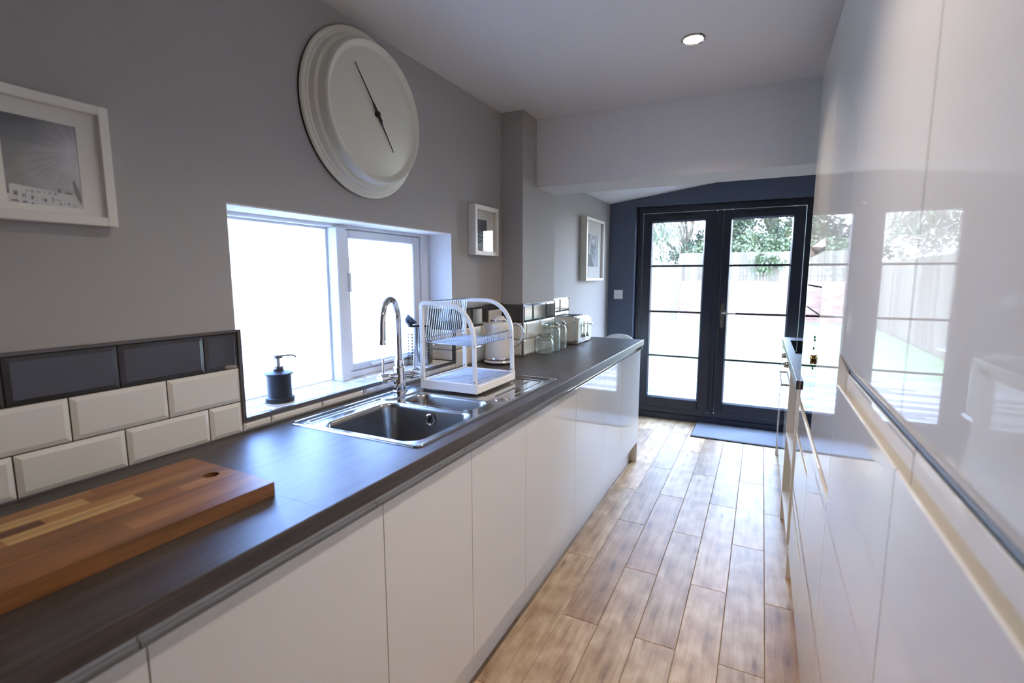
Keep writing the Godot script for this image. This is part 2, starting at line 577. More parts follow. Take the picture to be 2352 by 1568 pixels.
func build_window() -> void:
	var w := struct("window_1", "white painted window of two frosted lights over the sink")
	var s := S()
	# outer frame
	box(s, Vector3(-1.56, 0.951, -0.907), Vector3(-1.47, 1.564, -0.945), 0.003)
	box(s, Vector3(-1.56, 0.951, -1.965), Vector3(-1.47, 1.564, -2.025), 0.003)
	box(s, Vector3(-1.56, 1.548, -0.945), Vector3(-1.47, 1.564, -1.965), 0.003)
	box(s, Vector3(-1.56, 0.951, -1.465), Vector3(-1.47, 0.975, -1.965), 0.003)
	obj("window_frame", s, M.window_paint, w)
	s = S()
	box(s, Vector3(-1.56, 0.951, -1.415), Vector3(-1.45, 1.548, -1.462), 0.003)
	obj("mullion", s, M.window_paint, w)
	# fixed light at the left
	s = S()
	box(s, Vector3(-1.524, 0.954, -0.947), Vector3(-1.517, 1.546, -1.413))
	obj("pane", s, M.frosted, w)
	s = S()
	for r: Array in [[Vector3(-1.517, 0.951, -0.945), Vector3(-1.508, 0.957, -1.415)], [Vector3(-1.517, 1.540, -0.945), Vector3(-1.500, 1.548, -1.415)], [Vector3(-1.517, 0.957, -1.406), Vector3(-1.500, 1.54, -1.415)]]:
		box(s, r[0], r[1], 0.001)
	obj("glazing_bead", s, M.window_paint, w)
	# opening light at the right
	s = S()
	box(s, Vector3(-1.545, 0.977, -1.464), Vector3(-1.478, 1.546, -1.505), 0.004)
	box(s, Vector3(-1.545, 0.977, -1.912), Vector3(-1.478, 1.546, -1.963), 0.004)
	box(s, Vector3(-1.545, 1.512, -1.505), Vector3(-1.478, 1.546, -1.912), 0.004)
	box(s, Vector3(-1.545, 0.977, -1.505), Vector3(-1.478, 1.006, -1.912), 0.004)
	var sash := obj("casement", s, M.window_paint, w)
	s = S()
	box(s, Vector3(-1.518, 1.002, -1.500), Vector3(-1.512, 1.516, -1.916))
	obj("pane", s, M.frosted, sash)
	s = S()
	box(s, Vector3(-1.4785, 1.30, -1.475), Vector3(-1.470, 1.44, -1.498), 0.003)
	rod(s, Vector3(-1.470, 1.37, -1.486), Vector3(-1.462, 1.37, -1.486), 0.006)
	box(s, Vector3(-1.466, 1.30, -1.480), Vector3(-1.458, 1.375, -1.492), 0.002)
	obj("latch", s, M.window_paint, sash)
	s = S()
	box(s, Vector3(-1.4785, 0.985, -1.60), Vector3(-1.462, 0.997, -1.86), 0.003)
	for z in [-1.62, -1.74]: rod(s, Vector3(-1.470, 0.997, z), Vector3(-1.470, 1.006, z), 0.004)
	obj("casement_stay", s, M.window_paint, sash)
	# grey metal strips that edge the tiles round the opening
	var t := struct("trim_1", "dark grey metal edging strip round the tiled window opening")
	s = S()
	box(s, Vector3(-1.338, 0.938, -0.905), Vector3(-1.3265, 1.212, -0.917), 0.001)
	obj("edging", s, M.trim_grey, t)
	s = S()
	box(s, Vector3(-1.338, 0.938, -0.917), Vector3(-1.3265, 0.9515, -2.037), 0.001)
	obj("edging", s, M.trim_grey, t)
	s = S()
	box(s, Vector3(-1.338, 0.9515, -2.025), Vector3(-1.3265, 1.212, -2.037), 0.001)
	obj("edging", s, M.trim_grey, t)
	s = S()
	box(s, Vector3(-1.338, 1.204, 0.4), Vector3(-1.3275, 1.212, -0.905), 0.001)
	obj("edging", s, M.trim_grey, t)
	s = S()
	box(s, Vector3(-1.338, 1.204, -2.037), Vector3(-1.3275, 1.212, -2.534), 0.001)
	obj("edging", s, M.trim_grey, t)


func build_door() -> void:
	var d := struct("door_1", "pair of dark blue glazed French doors to the garden")
	var f := -4.835
	var s := S()
	box(s, Vector3(-1.088, 0.0, -4.83), Vector3(-1.035, 2.003, -4.91), 0.003)
	box(s, Vector3(0.295, 0.0, -4.83), Vector3(0.348, 2.003, -4.91), 0.003)
	box(s, Vector3(-1.035, 1.945, -4.83), Vector3(0.295, 2.003, -4.91), 0.003)
	box(s, Vector3(-1.035, 0.0, -4.82), Vector3(0.295, 0.058, -4.91), 0.004)
	box(s, Vector3(-1.035, 0.058, -4.832), Vector3(0.295, 0.102, -4.91), 0.004)
	obj("door_frame", s, M.door_paint, d)
	for leaf: Array in [[-1.031, -0.953, -0.487, -0.392], [-0.338, -0.272, 0.204, 0.291]]:
		s = S()
		var hi := 1.868
		var lo := 0.203
		box(s, Vector3(leaf[0], 0.106, f), Vector3(leaf[1], 1.941, f - 0.06), 0.004)
		box(s, Vector3(leaf[2], 0.106, f), Vector3(leaf[3], 1.941, f - 0.06), 0.004)
		box(s, Vector3(leaf[1], hi, f), Vector3(leaf[2], 1.941, f - 0.06), 0.004)
		box(s, Vector3(leaf[1], 0.106, f), Vector3(leaf[2], lo, f - 0.06), 0.004)
		var lf := obj("door_leaf", s, M.door_paint, d)
		s = S()
		# chamfered beads that hold the glass
		Q(s, Vector3(leaf[1], lo, f - 0.006), Vector3(leaf[2], lo, f - 0.006), Vector3(leaf[2] - 0.010, lo + 0.012, f - 0.022), Vector3(leaf[1] + 0.010, lo + 0.012, f - 0.022), Vector3(0, 1, 1))
		Q(s, Vector3(leaf[1], hi, f - 0.006), Vector3(leaf[2], hi, f - 0.006), Vector3(leaf[2] - 0.010, hi - 0.012, f - 0.022), Vector3(leaf[1] + 0.010, hi - 0.012, f - 0.022), Vector3(0, -1, 1))
		Q(s, Vector3(leaf[1], lo, f - 0.006), Vector3(leaf[1], hi, f - 0.006), Vector3(leaf[1] + 0.010, hi - 0.012, f - 0.022), Vector3(leaf[1] + 0.010, lo + 0.012, f - 0.022), Vector3(1, 0, 1))
		Q(s, Vector3(leaf[2], lo, f - 0.006), Vector3(leaf[2], hi, f - 0.006), Vector3(leaf[2] - 0.010, hi - 0.012, f - 0.022), Vector3(leaf[2] - 0.010, lo + 0.012, f - 0.022), Vector3(-1, 0, 1))
		obj("glazing_bead", s, M.door_paint, lf)
		s = S()
		box(s, Vector3(leaf[1] + 0.001, lo + 0.001, f - 0.026), Vector3(leaf[2] - 0.001, hi - 0.001, f - 0.032))
		obj("pane", s, M.pane, lf)
		for y in [1.458, 1.031, 0.609]:
			s = S()
			box(s, Vector3(leaf[1] + 0.009, y - 0.009, f - 0.0225), Vector3(leaf[2] - 0.009, y + 0.009, f - 0.0255), 0.001)
			obj("glazing_bar", s, M.door_paint, lf)
		s = S()
		var vx: float = (leaf[1] + leaf[2]) / 2
		box(s, Vector3(vx - 0.122, 1.903, f + 0.001), Vector3(vx + 0.122, 1.921, f + 0.009), 0.004)
		box(s, Vector3(vx - 0.02, 1.905, f + 0.0095), Vector3(vx + 0.08, 1.919, f + 0.013), 0.003)
		obj("trickle_vent", s, M.black, lf)
	s = S()
	box(s, Vector3(-0.390, 0.106, f + 0.010), Vector3(-0.340, 1.941, f - 0.06), 0.006)
	box(s, Vector3(-0.377, 0.108, f + 0.018), Vector3(-0.353, 1.939, f + 0.0105), 0.004)
	obj("meeting_strip", s, M.door_paint, d)
	# handle: backplate, lever, thumb turn
	s = S()
	var pl := PackedVector2Array()
	for q in [[1.11, 0.0, PI], [0.915, PI, TAU]]:
		for k in 9:
			var a: float = lerpf(q[1], q[2], k / 8.0)
			pl.append(Vector2(-0.308 + cos(a) * 0.0145, q[0] + sin(a) * 0.0145))
	prism(s, pl, 2, f + 0.001, f + 0.009)
	var hd := obj("door_handle", s, M.chrome, d)
	s = S()
	tube(s, [Vector3(-0.308, 1.040, f + 0.010), Vector3(-0.308, 1.040, f + 0.045), Vector3(-0.302, 1.040, f + 0.055), Vector3(-0.29, 1.040, f + 0.060), Vector3(-0.24, 1.039, f + 0.058), Vector3(-0.200, 1.036, f + 0.056)], 0.0085, 12)
	obj("lever", s, M.chrome, hd)
	s = S()
	rod(s, Vector3(-0.308, 0.955, f + 0.010), Vector3(-0.308, 0.955, f + 0.022), 0.009, 14)
	box(s, Vector3(-0.326, 0.951, f + 0.0225), Vector3(-0.290, 0.966, f + 0.030), 0.003)
	obj("thumb_turn", s, M.chrome, hd)
	for y in [1.112, 0.913]:
		s = S()
		rod(s, Vector3(-0.308, y, f + 0.0095), Vector3(-0.308, y, f + 0.0115), 0.004, 12)
		obj("screw", s, M.steel, hd)


func tile(parent: Node3D, m: Material, o: Vector3, u: Vector3, v: Vector3, n: Vector3, w: float, h: float) -> void:
	var s := S()
	metro(s, o, u, v, n, w, h)
	obj("tile", s, m, parent)


# a row of tiles along -z on a face that looks along +x, cut at the joints
func row_x(parent: Node3D, m: Material, x: float, z0: float, z1: float, first: float, y0: float, y1: float) -> void:
	var cuts := [z0]
	var z := first
	while z > z1 + 0.006:
		if z < z0 - 0.006: cuts.append(z)
		z -= 0.2
	cuts.append(z1)
	for k in cuts.size() - 1:
		tile(parent, m, Vector3(x, y0, cuts[k]), Vector3(0, 0, -1), Vector3(0, 1, 0), Vector3(1, 0, 0), cuts[k] - cuts[k + 1], y1 - y0)


func build_tiles() -> void:
	O = Vector3.ZERO
	var wl: Node3D = get_node("wall_left")
	var wp: Node3D = get_node("wall_left_pier")
	var rows := [[0.911, 1.003], [1.003, 1.102], [1.102, 1.204]]
	# dark grout bed behind the tiles
	var s := S()
	for r: Array in [[0.4, -0.906, 1.204], [-0.906, -2.026, 0.938], [-2.026, -2.5345, 1.204], [-3.0105, -3.642, 1.204]]:
		box(s, Vector3(WALL + 0.0005, 0.911, r[0]), Vector3(WALL + 0.0025, r[2], r[1]))
	box(s, Vector3(-1.515, 0.9475, -0.907), Vector3(-1.3385, 0.9395, -2.0255))
	box(s, Vector3(-1.515, 0.9395, -2.0235), Vector3(-1.3385, 1.204, -2.0255))
	obj("grout", s, M.grout_dark, wl)
	s = S()
	box(s, Vector3(WALL + 0.003, 0.911, -2.5325), Vector3(-1.201, 1.204, -2.5345))
	box(s, Vector3(-1.2025, 0.911, -2.5345), Vector3(-1.2005, 1.204, -3.010))
	obj("grout", s, M.grout_dark, wp)
	var x := WALL + 0.0015
	for k in 3:
		var m: Material = M.tile_dark if k == 2 else M.tile_white
		var off := 0.1 if k == 1 else 0.0
		row_x(wl, m, x, 0.39, -0.906, 0.19 - off, rows[k][0], rows[k][1])
		row_x(wl, m, x, -2.037, -2.533, -0.19 - off, rows[k][0], rows[k][1])
		row_x(wl, m, x, -3.012, -3.640, -3.045 if k != 1 else -3.145, rows[k][0], rows[k][1])
		tile(wp, m, Vector3(WALL + 0.006, rows[k][0], -2.5335), Vector3(1, 0, 0), Vector3(0, 1, 0), Vector3(0, 0, 1), 0.128, rows[k][1] - rows[k][0])
		row_x(wp, m, -1.2015, -2.5345, -3.010, -2.66 if k != 1 else -2.57, rows[k][0], rows[k][1])
		# side of the window reveal
		tile(wl, m, Vector3(-1.470, maxf(rows[k][0], 0.952), -2.0245), Vector3(1, 0, 0), Vector3(0, 1, 0), Vector3(0, 0, 1), 0.130, rows[k][1] - maxf(rows[k][0], 0.952))
	row_x(wl, M.tile_white, x, -0.906, -2.037, -0.80, 0.911, 0.938)
	# sill: two staggered rows lying flat
	for k in 2:
		var z := -0.908
		var joint := -1.02 if k == 0 else -0.92
		while z > -2.022:
			var z2 := maxf(joint, -2.022)
			if z - z2 > 0.008:
				tile(wl, M.tile_white, Vector3(-1.339 - 0.0885 * k, 0.944, z2), Vector3(-1, 0, 0), Vector3(0, 0, 1), Vector3(0, 1, 0), 0.0885, z - z2)
			z = z2
			joint -= 0.2
	# corner strips
	for r: Array in [[wp, Vector3(-1.2035, 0.911, -2.5265), Vector3(-1.194, 1.208, -2.5345)], [wp, Vector3(-1.2030, 1.204, -2.5345), Vector3(-1.1965, 1.210, -3.010)], [wp, Vector3(-1.2030, 0.911, -3.0095), Vector3(-1.1945, 1.208, -3.0165)], [wl, Vector3(-1.3365, 1.204, -3.012), Vector3(-1.3285, 1.210, -3.648)], [wl, Vector3(-1.3365, 0.911, -3.641), Vector3(-1.3285, 1.204, -3.648)]]:
		s = S()
		box(s, r[1], r[2], 0.001)
		obj("edging", s, M.trim_grey, r[0])


func build_floor() -> void:
	var f := struct("floor", "floor of wood-look planks laid lengthwise to the doors")
	var s := S()
	box(s, Vector3(-1.62, -0.004, 2.42), Vector3(1.02, -0.12, -5.05))
	obj("grout", s, M.grout_floor, f)
	var rng := RandomNumberGenerator.new()
	rng.seed = 4
	for col in range(-3, 12):
		var x0 := -0.944 + 0.147 * col
		var z := 2.235 if posmod(col, 2) == 1 else 1.79
		while z > -4.75:
			var z1 := maxf(z - 0.887, -4.83)
			if z < 1.3:
				s = S()
				var a := Vector3(x0 + 0.0012, 0, z - 0.0012)
				var b := Vector3(minf(x0 + 0.147, 0.8) - 0.0012, 0, z1 + 0.0012)
				var e := 0.0012
				var off := Vector2(rng.randf_range(0.0, 0.68), rng.randf_range(0.0, 0.1))
				var c := [Vector3(a.x, -0.0035, a.z), Vector3(b.x, -0.0035, a.z), Vector3(b.x, -0.0035, b.z), Vector3(a.x, -0.0035, b.z)]
				var t := [Vector3(a.x + e, 0, a.z - e), Vector3(b.x - e, 0, a.z - e), Vector3(b.x - e, 0, b.z + e), Vector3(a.x + e, 0, b.z + e)]
				var uv := func(p: Vector3) -> Vector2: return off + Vector2((p.x - a.x) * 2.0, (a.z - p.z))
				for k in 4:
					var l := (k + 1) % 4
					var nn: Vector3 = Vector3(0, 0.7, 0.7) if k == 0 else Vector3(0.7, 0.7, 0) if k == 1 else Vector3(0, 0.7, -0.7) if k == 2 else Vector3(-0.7, 0.7, 0)
					QN(s, [c[k], c[l], t[l], t[k]], [nn, nn, nn, nn], [uv.call(c[k]), uv.call(c[l]), uv.call(t[l]), uv.call(t[k])])
				QN(s, t, [Vector3.UP, Vector3.UP, Vector3.UP, Vector3.UP], [uv.call(t[0]), uv.call(t[1]), uv.call(t[2]), uv.call(t[3])])
				obj("plank", s, M["plank_%d" % rng.randi_range(0, 5)], f)
			z = z1


# ---------------------------------------------------------------- left run of cupboards
# a handleless front as a profile of (x, y): f is its face, b its back; the top may carry a finger groove, the foot a bevel
func front_profile(f: float, b: float, y0: float, y1: float, lip: float, bevel: float) -> PackedVector2Array:
	var k := signf(b - f)
	var t := absf(b - f)
	var p := PackedVector2Array()
	if bevel > 0.0:
		p.append_array([Vector2(b, y0 - bevel), Vector2(b - k * 0.003, y0 - bevel), Vector2(f + k * 0.0008, y0 - 0.001), Vector2(f, y0 + 0.001)])
	else:
		p.append_array([Vector2(b, y0), Vector2(f + k * 0.0015, y0), Vector2(f, y0 + 0.0015)])
	if lip >= 0.0:
		p.append_array([Vector2(f, y1 - 0.0015), Vector2(f + k * 0.001, y1), Vector2(f + k * 0.0035, y1)])
		for i in 9:
			var a := lerpf(PI, TAU, i / 8.0)
			p.append(Vector2(f + k * (0.0045 + (t - 0.0085) * (0.5 + 0.5 * cos(a))), y1 - 0.016 + 0.011 * sin(a)))
		p.append_array([Vector2(f + k * (t - 0.0035), y1 + lip - 0.001), Vector2(f + k * (t - 0.0028), y1 + lip), Vector2(b, y1 + lip)])
	else:
		p.append_array([Vector2(f, y1 - 0.0015), Vector2(f + k * 0.0015, y1), Vector2(b, y1)])
	return p


func left_unit(z0: float, z1: float, doors: Array, label: String) -> Node3D:
	var t := thing("base_unit", Vector3(-1.04, 0.149, (z0 + z1) / 2), label, "cabinet", "white base units of the sink run")
	var s := S()
	box(s, Vector3(-1.30, 0.1495, z0 - 0.0008), Vector3(-0.7845, 0.870, z0 - 0.018))
	box(s, Vector3(-1.30, 0.1495, z1 + 0.0008), Vector3(-0.7845, 0.870, z1 + 0.018))
	box(s, Vector3(-1.30, 0.1495, z0 - 0.018), Vector3(-0.7845, 0.167, z1 + 0.018))
	box(s, Vector3(-1.30, 0.167, z0 - 0.018), Vector3(-1.294, 0.870, z1 + 0.018))
	obj("carcass", s, M.carcass, t)
	var a := z0
	for w: float in doors:
		s = S()
		prism(s, front_profile(-0.760, -0.782, 0.1505, 0.8345, 0.001, 0.0), 2, a - 0.0014, a - w + 0.0014)
		obj("door", s, M.gloss_left, t)
		s = S()
		box(s, Vector3(-0.784, 0.79, a - 0.0014), Vector3(-0.802, 0.8705, a - w + 0.0014), 0.001)
		obj("handle_rail", s, M.carcass, t)
		a -= w
	return t


func build_left_run() -> void:
	left_unit(0.253, -0.347, [0.6], "white base unit at the near end of the sink run, below the chopping board")
	left_unit(-0.347, -0.847, [0.5], "white base unit with one door, between the chopping board and the sink")
	left_unit(-0.847, -1.636, [0.396, 0.393], "white two-door base unit directly under the sink bowls")
	left_unit(-1.636, -2.201, [0.565], "white base unit with a wide door below the dish rack")
	left_unit(-2.201, -2.690, [0.489], "white base unit below the kettle, next before the narrow one")
	left_unit(-2.690, -3.076, [0.386], "narrow white base unit below the glass jars")
	var u := left_unit(-3.076, -3.580, [0.504], "white base unit below the toaster, last before the end panel")
	var s := S()
	O = u.position
	box(s, Vector3(-0.745, 0.846, -3.566), Vector3(-0.7835, 0.8705, -3.579), 0.001)
	obj("rail_end_cap", s, M.steel_dull, u)
	var t := thing("end_panel", Vector3(-1.04, 0, -3.589), "white end panel that closes the sink run near the garden doors", "panel")
	s = S()
	box(s, Vector3(-1.30, 0.0005, -3.5812), Vector3(-0.761, 0.8712, -3.598), 0.001)
	obj("panel", s, M.gloss_left, t)
	t = thing("plinth", Vector3(-0.814, 0, -1.66), "long white plinth at the foot of the sink run", "plinth")
	s = S()
	box(s, Vector3(-0.824, 0.001, 0.25), Vector3(-0.808, 0.1485, -3.5795), 0.001)
	obj("board", s, M.gloss_left, t)
	# worktop in two lengths, joined beside the chopping board
	t = thing("worktop", Vector3(-1.03, 0.872, -0.13), "near length of the dark oak worktop, under the chopping board", "worktop")
	s = S()
	var edge := poly([-0.80, 0.872, -0.741, 0.872, -0.739, 0.874, -0.739, 0.907, -0.7396, 0.9090, -0.742, 0.910, -0.80, 0.910])
	prism(s, edge, 2, 0.40, -0.6618)
	box(s, Vector3(-1.3268, 0.872, 0.40), Vector3(-0.80, 0.910, -0.6618))
	obj("board", s, M.worktop, t)
	t = thing("worktop", Vector3(-1.03, 0.872, -2.13), "long dark oak worktop that carries the sink, kettle and toaster", "worktop")
	s = S()
	prism(s, edge, 2, -0.6622, -3.602)
	for r: Array in [[-1.3268, -0.80, -0.6622, -1.038], [-1.3268, -1.268, -1.038, -2.012], [-1.3268, -0.80, -2.012, -2.528], [-1.192, -0.80, -2.528, -3.0175], [-1.3268, -0.80, -3.0175, -3.602]]:
		box(s, Vector3(r[0], 0.872, r[2]), Vector3(r[1], 0.910, r[3]))
	obj("board", s, M.worktop, t)


# ---------------------------------------------------------------- right run
func tall_body(t: Node3D, z0: float, z1: float) -> void:
	var s := S()
	box(s, Vector3(0.1955, 0.1495, z0 - 0.0008), Vector3(0.785, 2.172, z0 - 0.018))
	box(s, Vector3(0.1955, 0.1495, z1 + 0.0008), Vector3(0.785, 2.172, z1 + 0.018))
	box(s, Vector3(0.1955, 0.1495, z0 - 0.018), Vector3(0.785, 0.167, z1 + 0.018))
	box(s, Vector3(0.1955, 2.154, z0 - 0.018), Vector3(0.785, 2.172, z1 + 0.018))
	box(s, Vector3(0.777, 0.167, z0 - 0.018), Vector3(0.785, 2.154, z1 + 0.018))
	obj("carcass", s, M.carcass, t)


func tall_front(t: Node3D, called: String, z0: float, z1: float, y0: float, y1: float, lip: float, bevel: float) -> void:
	var s := S()
	prism(s, front_profile(TALL, TALL + 0.022, y0, y1, lip, bevel), 2, z0 - 0.0015, z1 + 0.0015)
	obj(called, s, M.gloss, t)


func groove_back(t: Node3D, z0: float, z1: float, y0: float, y1: float) -> void:
	var s := S()
	box(s, Vector3(TALL + 0.0245, y0, z0 - 0.019), Vector3(TALL + 0.040, y1, z1 + 0.019))
	obj("handle_rail", s, M.carcass, t)


func build_right_run() -> void:
	var t: Node3D
	var s: SurfaceTool
	for u: Array in [[0.42, -0.18, "tall white gloss unit nearest the camera, cut by the right edge of the photo"], [-0.18, -0.79, "tall white gloss unit between the right edge of the photo and the first dark seam"], [-0.79, -1.372, "tall white gloss unit whose finger groove runs from the first dark seam"]]:
		t = thing("tall_unit", Vector3(0.48, 0.149, (u[0] + u[1]) / 2), u[2], "cabinet", "tall gloss units on the right")
		tall_body(t, u[0], u[1])
		tall_front(t, "door", u[0], u[1], 0.1505, 1.109, 0.029, 0.0)
		tall_front(t, "door", u[0], u[1], 1.183, 2.172, -1.0, 0.033)
		groove_back(t, u[0], u[1], 1.08, 1.20)
	t = thing("tall_unit", Vector3(0.48, 0.149, -1.62), "tall white gloss unit beside the compact oven, grooved at worktop height", "cabinet", "tall gloss units on the right")
	tall_body(t, -1.372, -1.870)
	tall_front(t, "door", -1.372, -1.870, 0.1505, 0.818, 0.010, 0.0)
	tall_front(t, "door", -1.372, -1.870, 0.851, 2.172, -1.0, 0.016)
	groove_back(t, -1.372, -1.870, 0.80, 0.87)
	t = thing("oven_housing", Vector3(0.48, 0.149, -2.156), "tall white gloss housing with three drawers under the compact oven", "cabinet", "tall gloss units on the right")
	tall_body(t, -1.870, -2.442)
	for r: Array in [[0.1505, 0.374, 0.008, 0.0], [0.400, 0.683, 0.008, 0.011], [0.710, 0.818, 0.008, 0.011]]:
		tall_front(t, "drawer", -1.870, -2.442, r[0], r[1], r[2], r[3])
	tall_front(t, "flap", -1.870, -2.442, 1.3285, 1.440, 0.012, 0.0)
	tall_front(t, "door", -1.870, -2.442, 1.484, 2.172, -1.0, 0.020)
	for y in [0.384, 0.692, 0.832, 1.462]: groove_back(t, -1.870, -2.442, y - 0.03, y + 0.018)
	# compact oven
	t = thing("compact_oven", Vector3(0.48, 0.852, -2.156), "black glass compact oven built into the tall housing", "oven")
	s = S()
	box(s, Vector3(TALL + 0.0045, 0.8525, -1.8725), Vector3(TALL + 0.021, 1.3255, -2.4395), 0.0015)
	box(s, Vector3(TALL + 0.0215, 0.862, -1.892), Vector3(0.70, 1.318, -2.42))
	obj("body", s, M.black_matt, t)
	s = S()
	box(s, Vector3(TALL, 0.8545, -1.8735), Vector3(TALL + 0.004, 1.236, -2.012), 0.001)
	obj("control_panel", s, M.black_glass, t)
	s = S()
	box(s, Vector3(TALL, 0.8545, -2.0145), Vector3(TALL + 0.004, 1.236, -2.4385), 0.001)
	obj("oven_door", s, M.black_glass, t)
	s = S()
	box(s, Vector3(TALL, 1.2395, -1.8735), Vector3(TALL + 0.004, 1.3245, -2.4385), 0.001)
	obj("top_panel", s, M.black_glass, t)
	s = S()
	lathe(s, poly([0.0145, 0.0, 0.0145, 0.002, 0.0165, 0.004, 0.0165, 0.009, 0.0155, 0.0105, 0.0, 0.0105]), 28, Vector3(TALL - 0.0001, 1.080, -1.962), Basis(Vector3(0, 1, 0), Vector3(-1, 0, 0), Vector3(0, 0, 1)))
	obj("knob", s, M.brass, t)
	for r: Array in [[1.156, -1.975], [1.146, -1.968], [1.116, -1.985], [1.048, -1.972]]:
		s = S()
		lathe(s, poly([0.0045, 0.0, 0.0045, 0.002, 0.0, 0.002]), 14, Vector3(TALL - 0.0001, r[0], r[1]), Basis(Vector3(0, 1, 0), Vector3(-1, 0, 0), Vector3(0, 0, 1)))
		obj("button", s, M.black, t)
	t = thing("end_panel", Vector3(0.48, 0, -2.452), "tall white gloss end panel beside the right-hand worktop", "panel")
	s = S()
	box(s, Vector3(TALL, 0.0005, -2.4435), Vector3(0.785, 2.172, -2.4615), 0.001)
	obj("panel", s, M.gloss, t)
	t = thing("plinth", Vector3(0.23, 0, -1.01), "white plinth at the foot of the tall units", "plinth")
	s = S()
	box(s, Vector3(0.225, 0.001, 0.42), Vector3(0.241, 0.1485, -2.4425), 0.001)
	obj("board", s, M.gloss, t)
	# open shelf unit
	t = thing("open_shelf_unit", Vector3(0.46, 0.149, -2.772), "open white shelf unit between the tall end panel and the built-under oven", "shelf unit")
	for r: Array in [["side_panel", Vector3(0.165, 0.1495, -2.4635), Vector3(0.72, 0.8705, -2.481)], ["side_panel", Vector3(0.165, 0.001, -3.062), Vector3(0.72, 0.8705, -3.079)], ["shelf", Vector3(0.165, 0.1495, -2.4815), Vector3(0.70, 0.168, -3.0615)], ["shelf", Vector3(0.165, 0.490, -2.4815), Vector3(0.70, 0.508, -3.0615)], ["back_panel", Vector3(0.705, 0.1695, -2.4815), Vector3(0.72, 0.8705, -3.0615)]]:
		s = S()
		box(s, r[1], r[2], 0.001)
		obj(r[0], s, M.carcass, t)
	# a narrow cupboard, the built-under oven with its bar handle, a narrow cupboard
	for r: Array in [[-3.0815, -3.358, "narrow white gloss cupboard between the open shelves and the oven on the right"], [-3.964, -4.199, "narrow white gloss cupboard past the oven, nearest the garden doors on the right"]]:
		t = thing("narrow_unit", Vector3(0.46, 0.149, (r[0] + r[1]) / 2), r[2], "cabinet", "narrow cupboards beside the oven")
		s = S()
		box(s, Vector3(0.190, 0.1495, r[0]), Vector3(0.72, 0.8705, r[1]))
		obj("carcass", s, M.carcass, t)
		s = S()
		prism(s, front_profile(0.165, 0.187, 0.1505, 0.835, 0.004, 0.0), 2, r[0] - 0.001, r[1] + 0.001)
		obj("door", s, M.gloss, t)
	t = thing("oven", Vector3(0.46, 0.149, -3.66), "built-under oven with a steel bar handle below the hob", "oven")
	s = S()
	box(s, Vector3(0.185, 0.1495, -3.3595), Vector3(0.70, 0.868, -3.9625))
	obj("body", s, M.black_matt, t)
	s = S()
	box(s, Vector3(0.165, 0.765, -3.3605), Vector3(0.1845, 0.868, -3.9615), 0.001)
	obj("control_panel", s, M.black_glass, t)
	s = S()
	box(s, Vector3(0.165, 0.1515, -3.3605), Vector3(0.1845, 0.762, -3.9615), 0.001)
	obj("oven_door", s, M.black_glass, t)
	s = S()
	box(s, Vector3(0.136, 0.694, -3.41), Vector3(0.145, 0.708, -3.91), 0.003)
	for z in [-3.42, -3.90]: box(s, Vector3(0.1445, 0.695, z - 0.006), Vector3(0.1655, 0.707, z + 0.006), 0.002)
	obj("handle", s, M.chrome, t)
	for z in [-3.46, -3.86]:
		s = S()
		lathe(s, poly([0.019, 0.0, 0.018, 0.015, 0.016, 0.018, 0.0, 0.018]), 20, Vector3(0.1648, 0.822, z), Basis(Vector3(0, 1, 0), Vector3(-1, 0, 0), Vector3(0, 0, 1)))
		obj("knob", s, M.steel, t)
	t = thing("end_panel", Vector3(0.46, 0, -4.21), "white gloss end panel of the right-hand base units, nearest the doors", "panel")
	s = S()
	box(s, Vector3(0.163, 0.0005, -4.2005), Vector3(0.785, 0.8712, -4.218), 0.001)
	obj("panel", s, M.gloss, t)
	t = thing("plinth", Vector3(0.23, 0, -3.34), "white plinth at the foot of the right-hand base units", "plinth")
	s = S()
	box(s, Vector3(0.222, 0.001, -2.4635), Vector3(0.238, 0.148, -3.060), 0.001)
	box(s, Vector3(0.222, 0.001, -3.0805), Vector3(0.238, 0.148, -4.199), 0.001)
	obj("board", s, M.gloss, t)
	t = thing("worktop", Vector3(0.46, 0.872, -3.35), "dark worktop on the right with the black hob let into it", "worktop")
	s = S()
	prism(s, poly([0.785, 0.872, 0.785, 0.910, 0.160, 0.910, 0.1576, 0.909, 0.157, 0.907, 0.157, 0.874, 0.159, 0.872]), 2, -2.4635, -4.225)
	obj("board", s, M.worktop, t)
	t = thing("hob", Vector3(0.46, 0.9105, -3.66), "black glass hob on the right-hand worktop", "hob")
	s = S()
	box(s, Vector3(0.196, 0.9105, -3.36), Vector3(0.70, 0.9160, -3.98), 0.002)
	obj("glass_plate", s, M.black_glass, t)


# ---------------------------------------------------------------- sink
func round_rect(p: Vector2, c: Vector2, half: Vector2, r: float) -> float:
	var q := (p - c).abs() - half + Vector2(r, r)
	return r - Vector2(maxf(q.x, 0), maxf(q.y, 0)).length() - minf(maxf(q.x, q.y), 0.0)


func bowl_drop(d: float, depth: float) -> float:
	if d <= 0.0: return 0.0
	var lip := 0.009
	if d < lip: return lip - sqrt(lip * lip - d * d)
	var foot := depth - 0.02
	if d < 0.026: return lerpf(lip, foot, (d - lip) / (0.026 - lip))
	var e := clampf((d - 0.026) / 0.035, 0.0, 1.0)
	return foot + 0.02 * sqrt(1.0 - (1.0 - e) * (1.0 - e)) + 0.004 * smoothstep(0.06, 0.15, d)


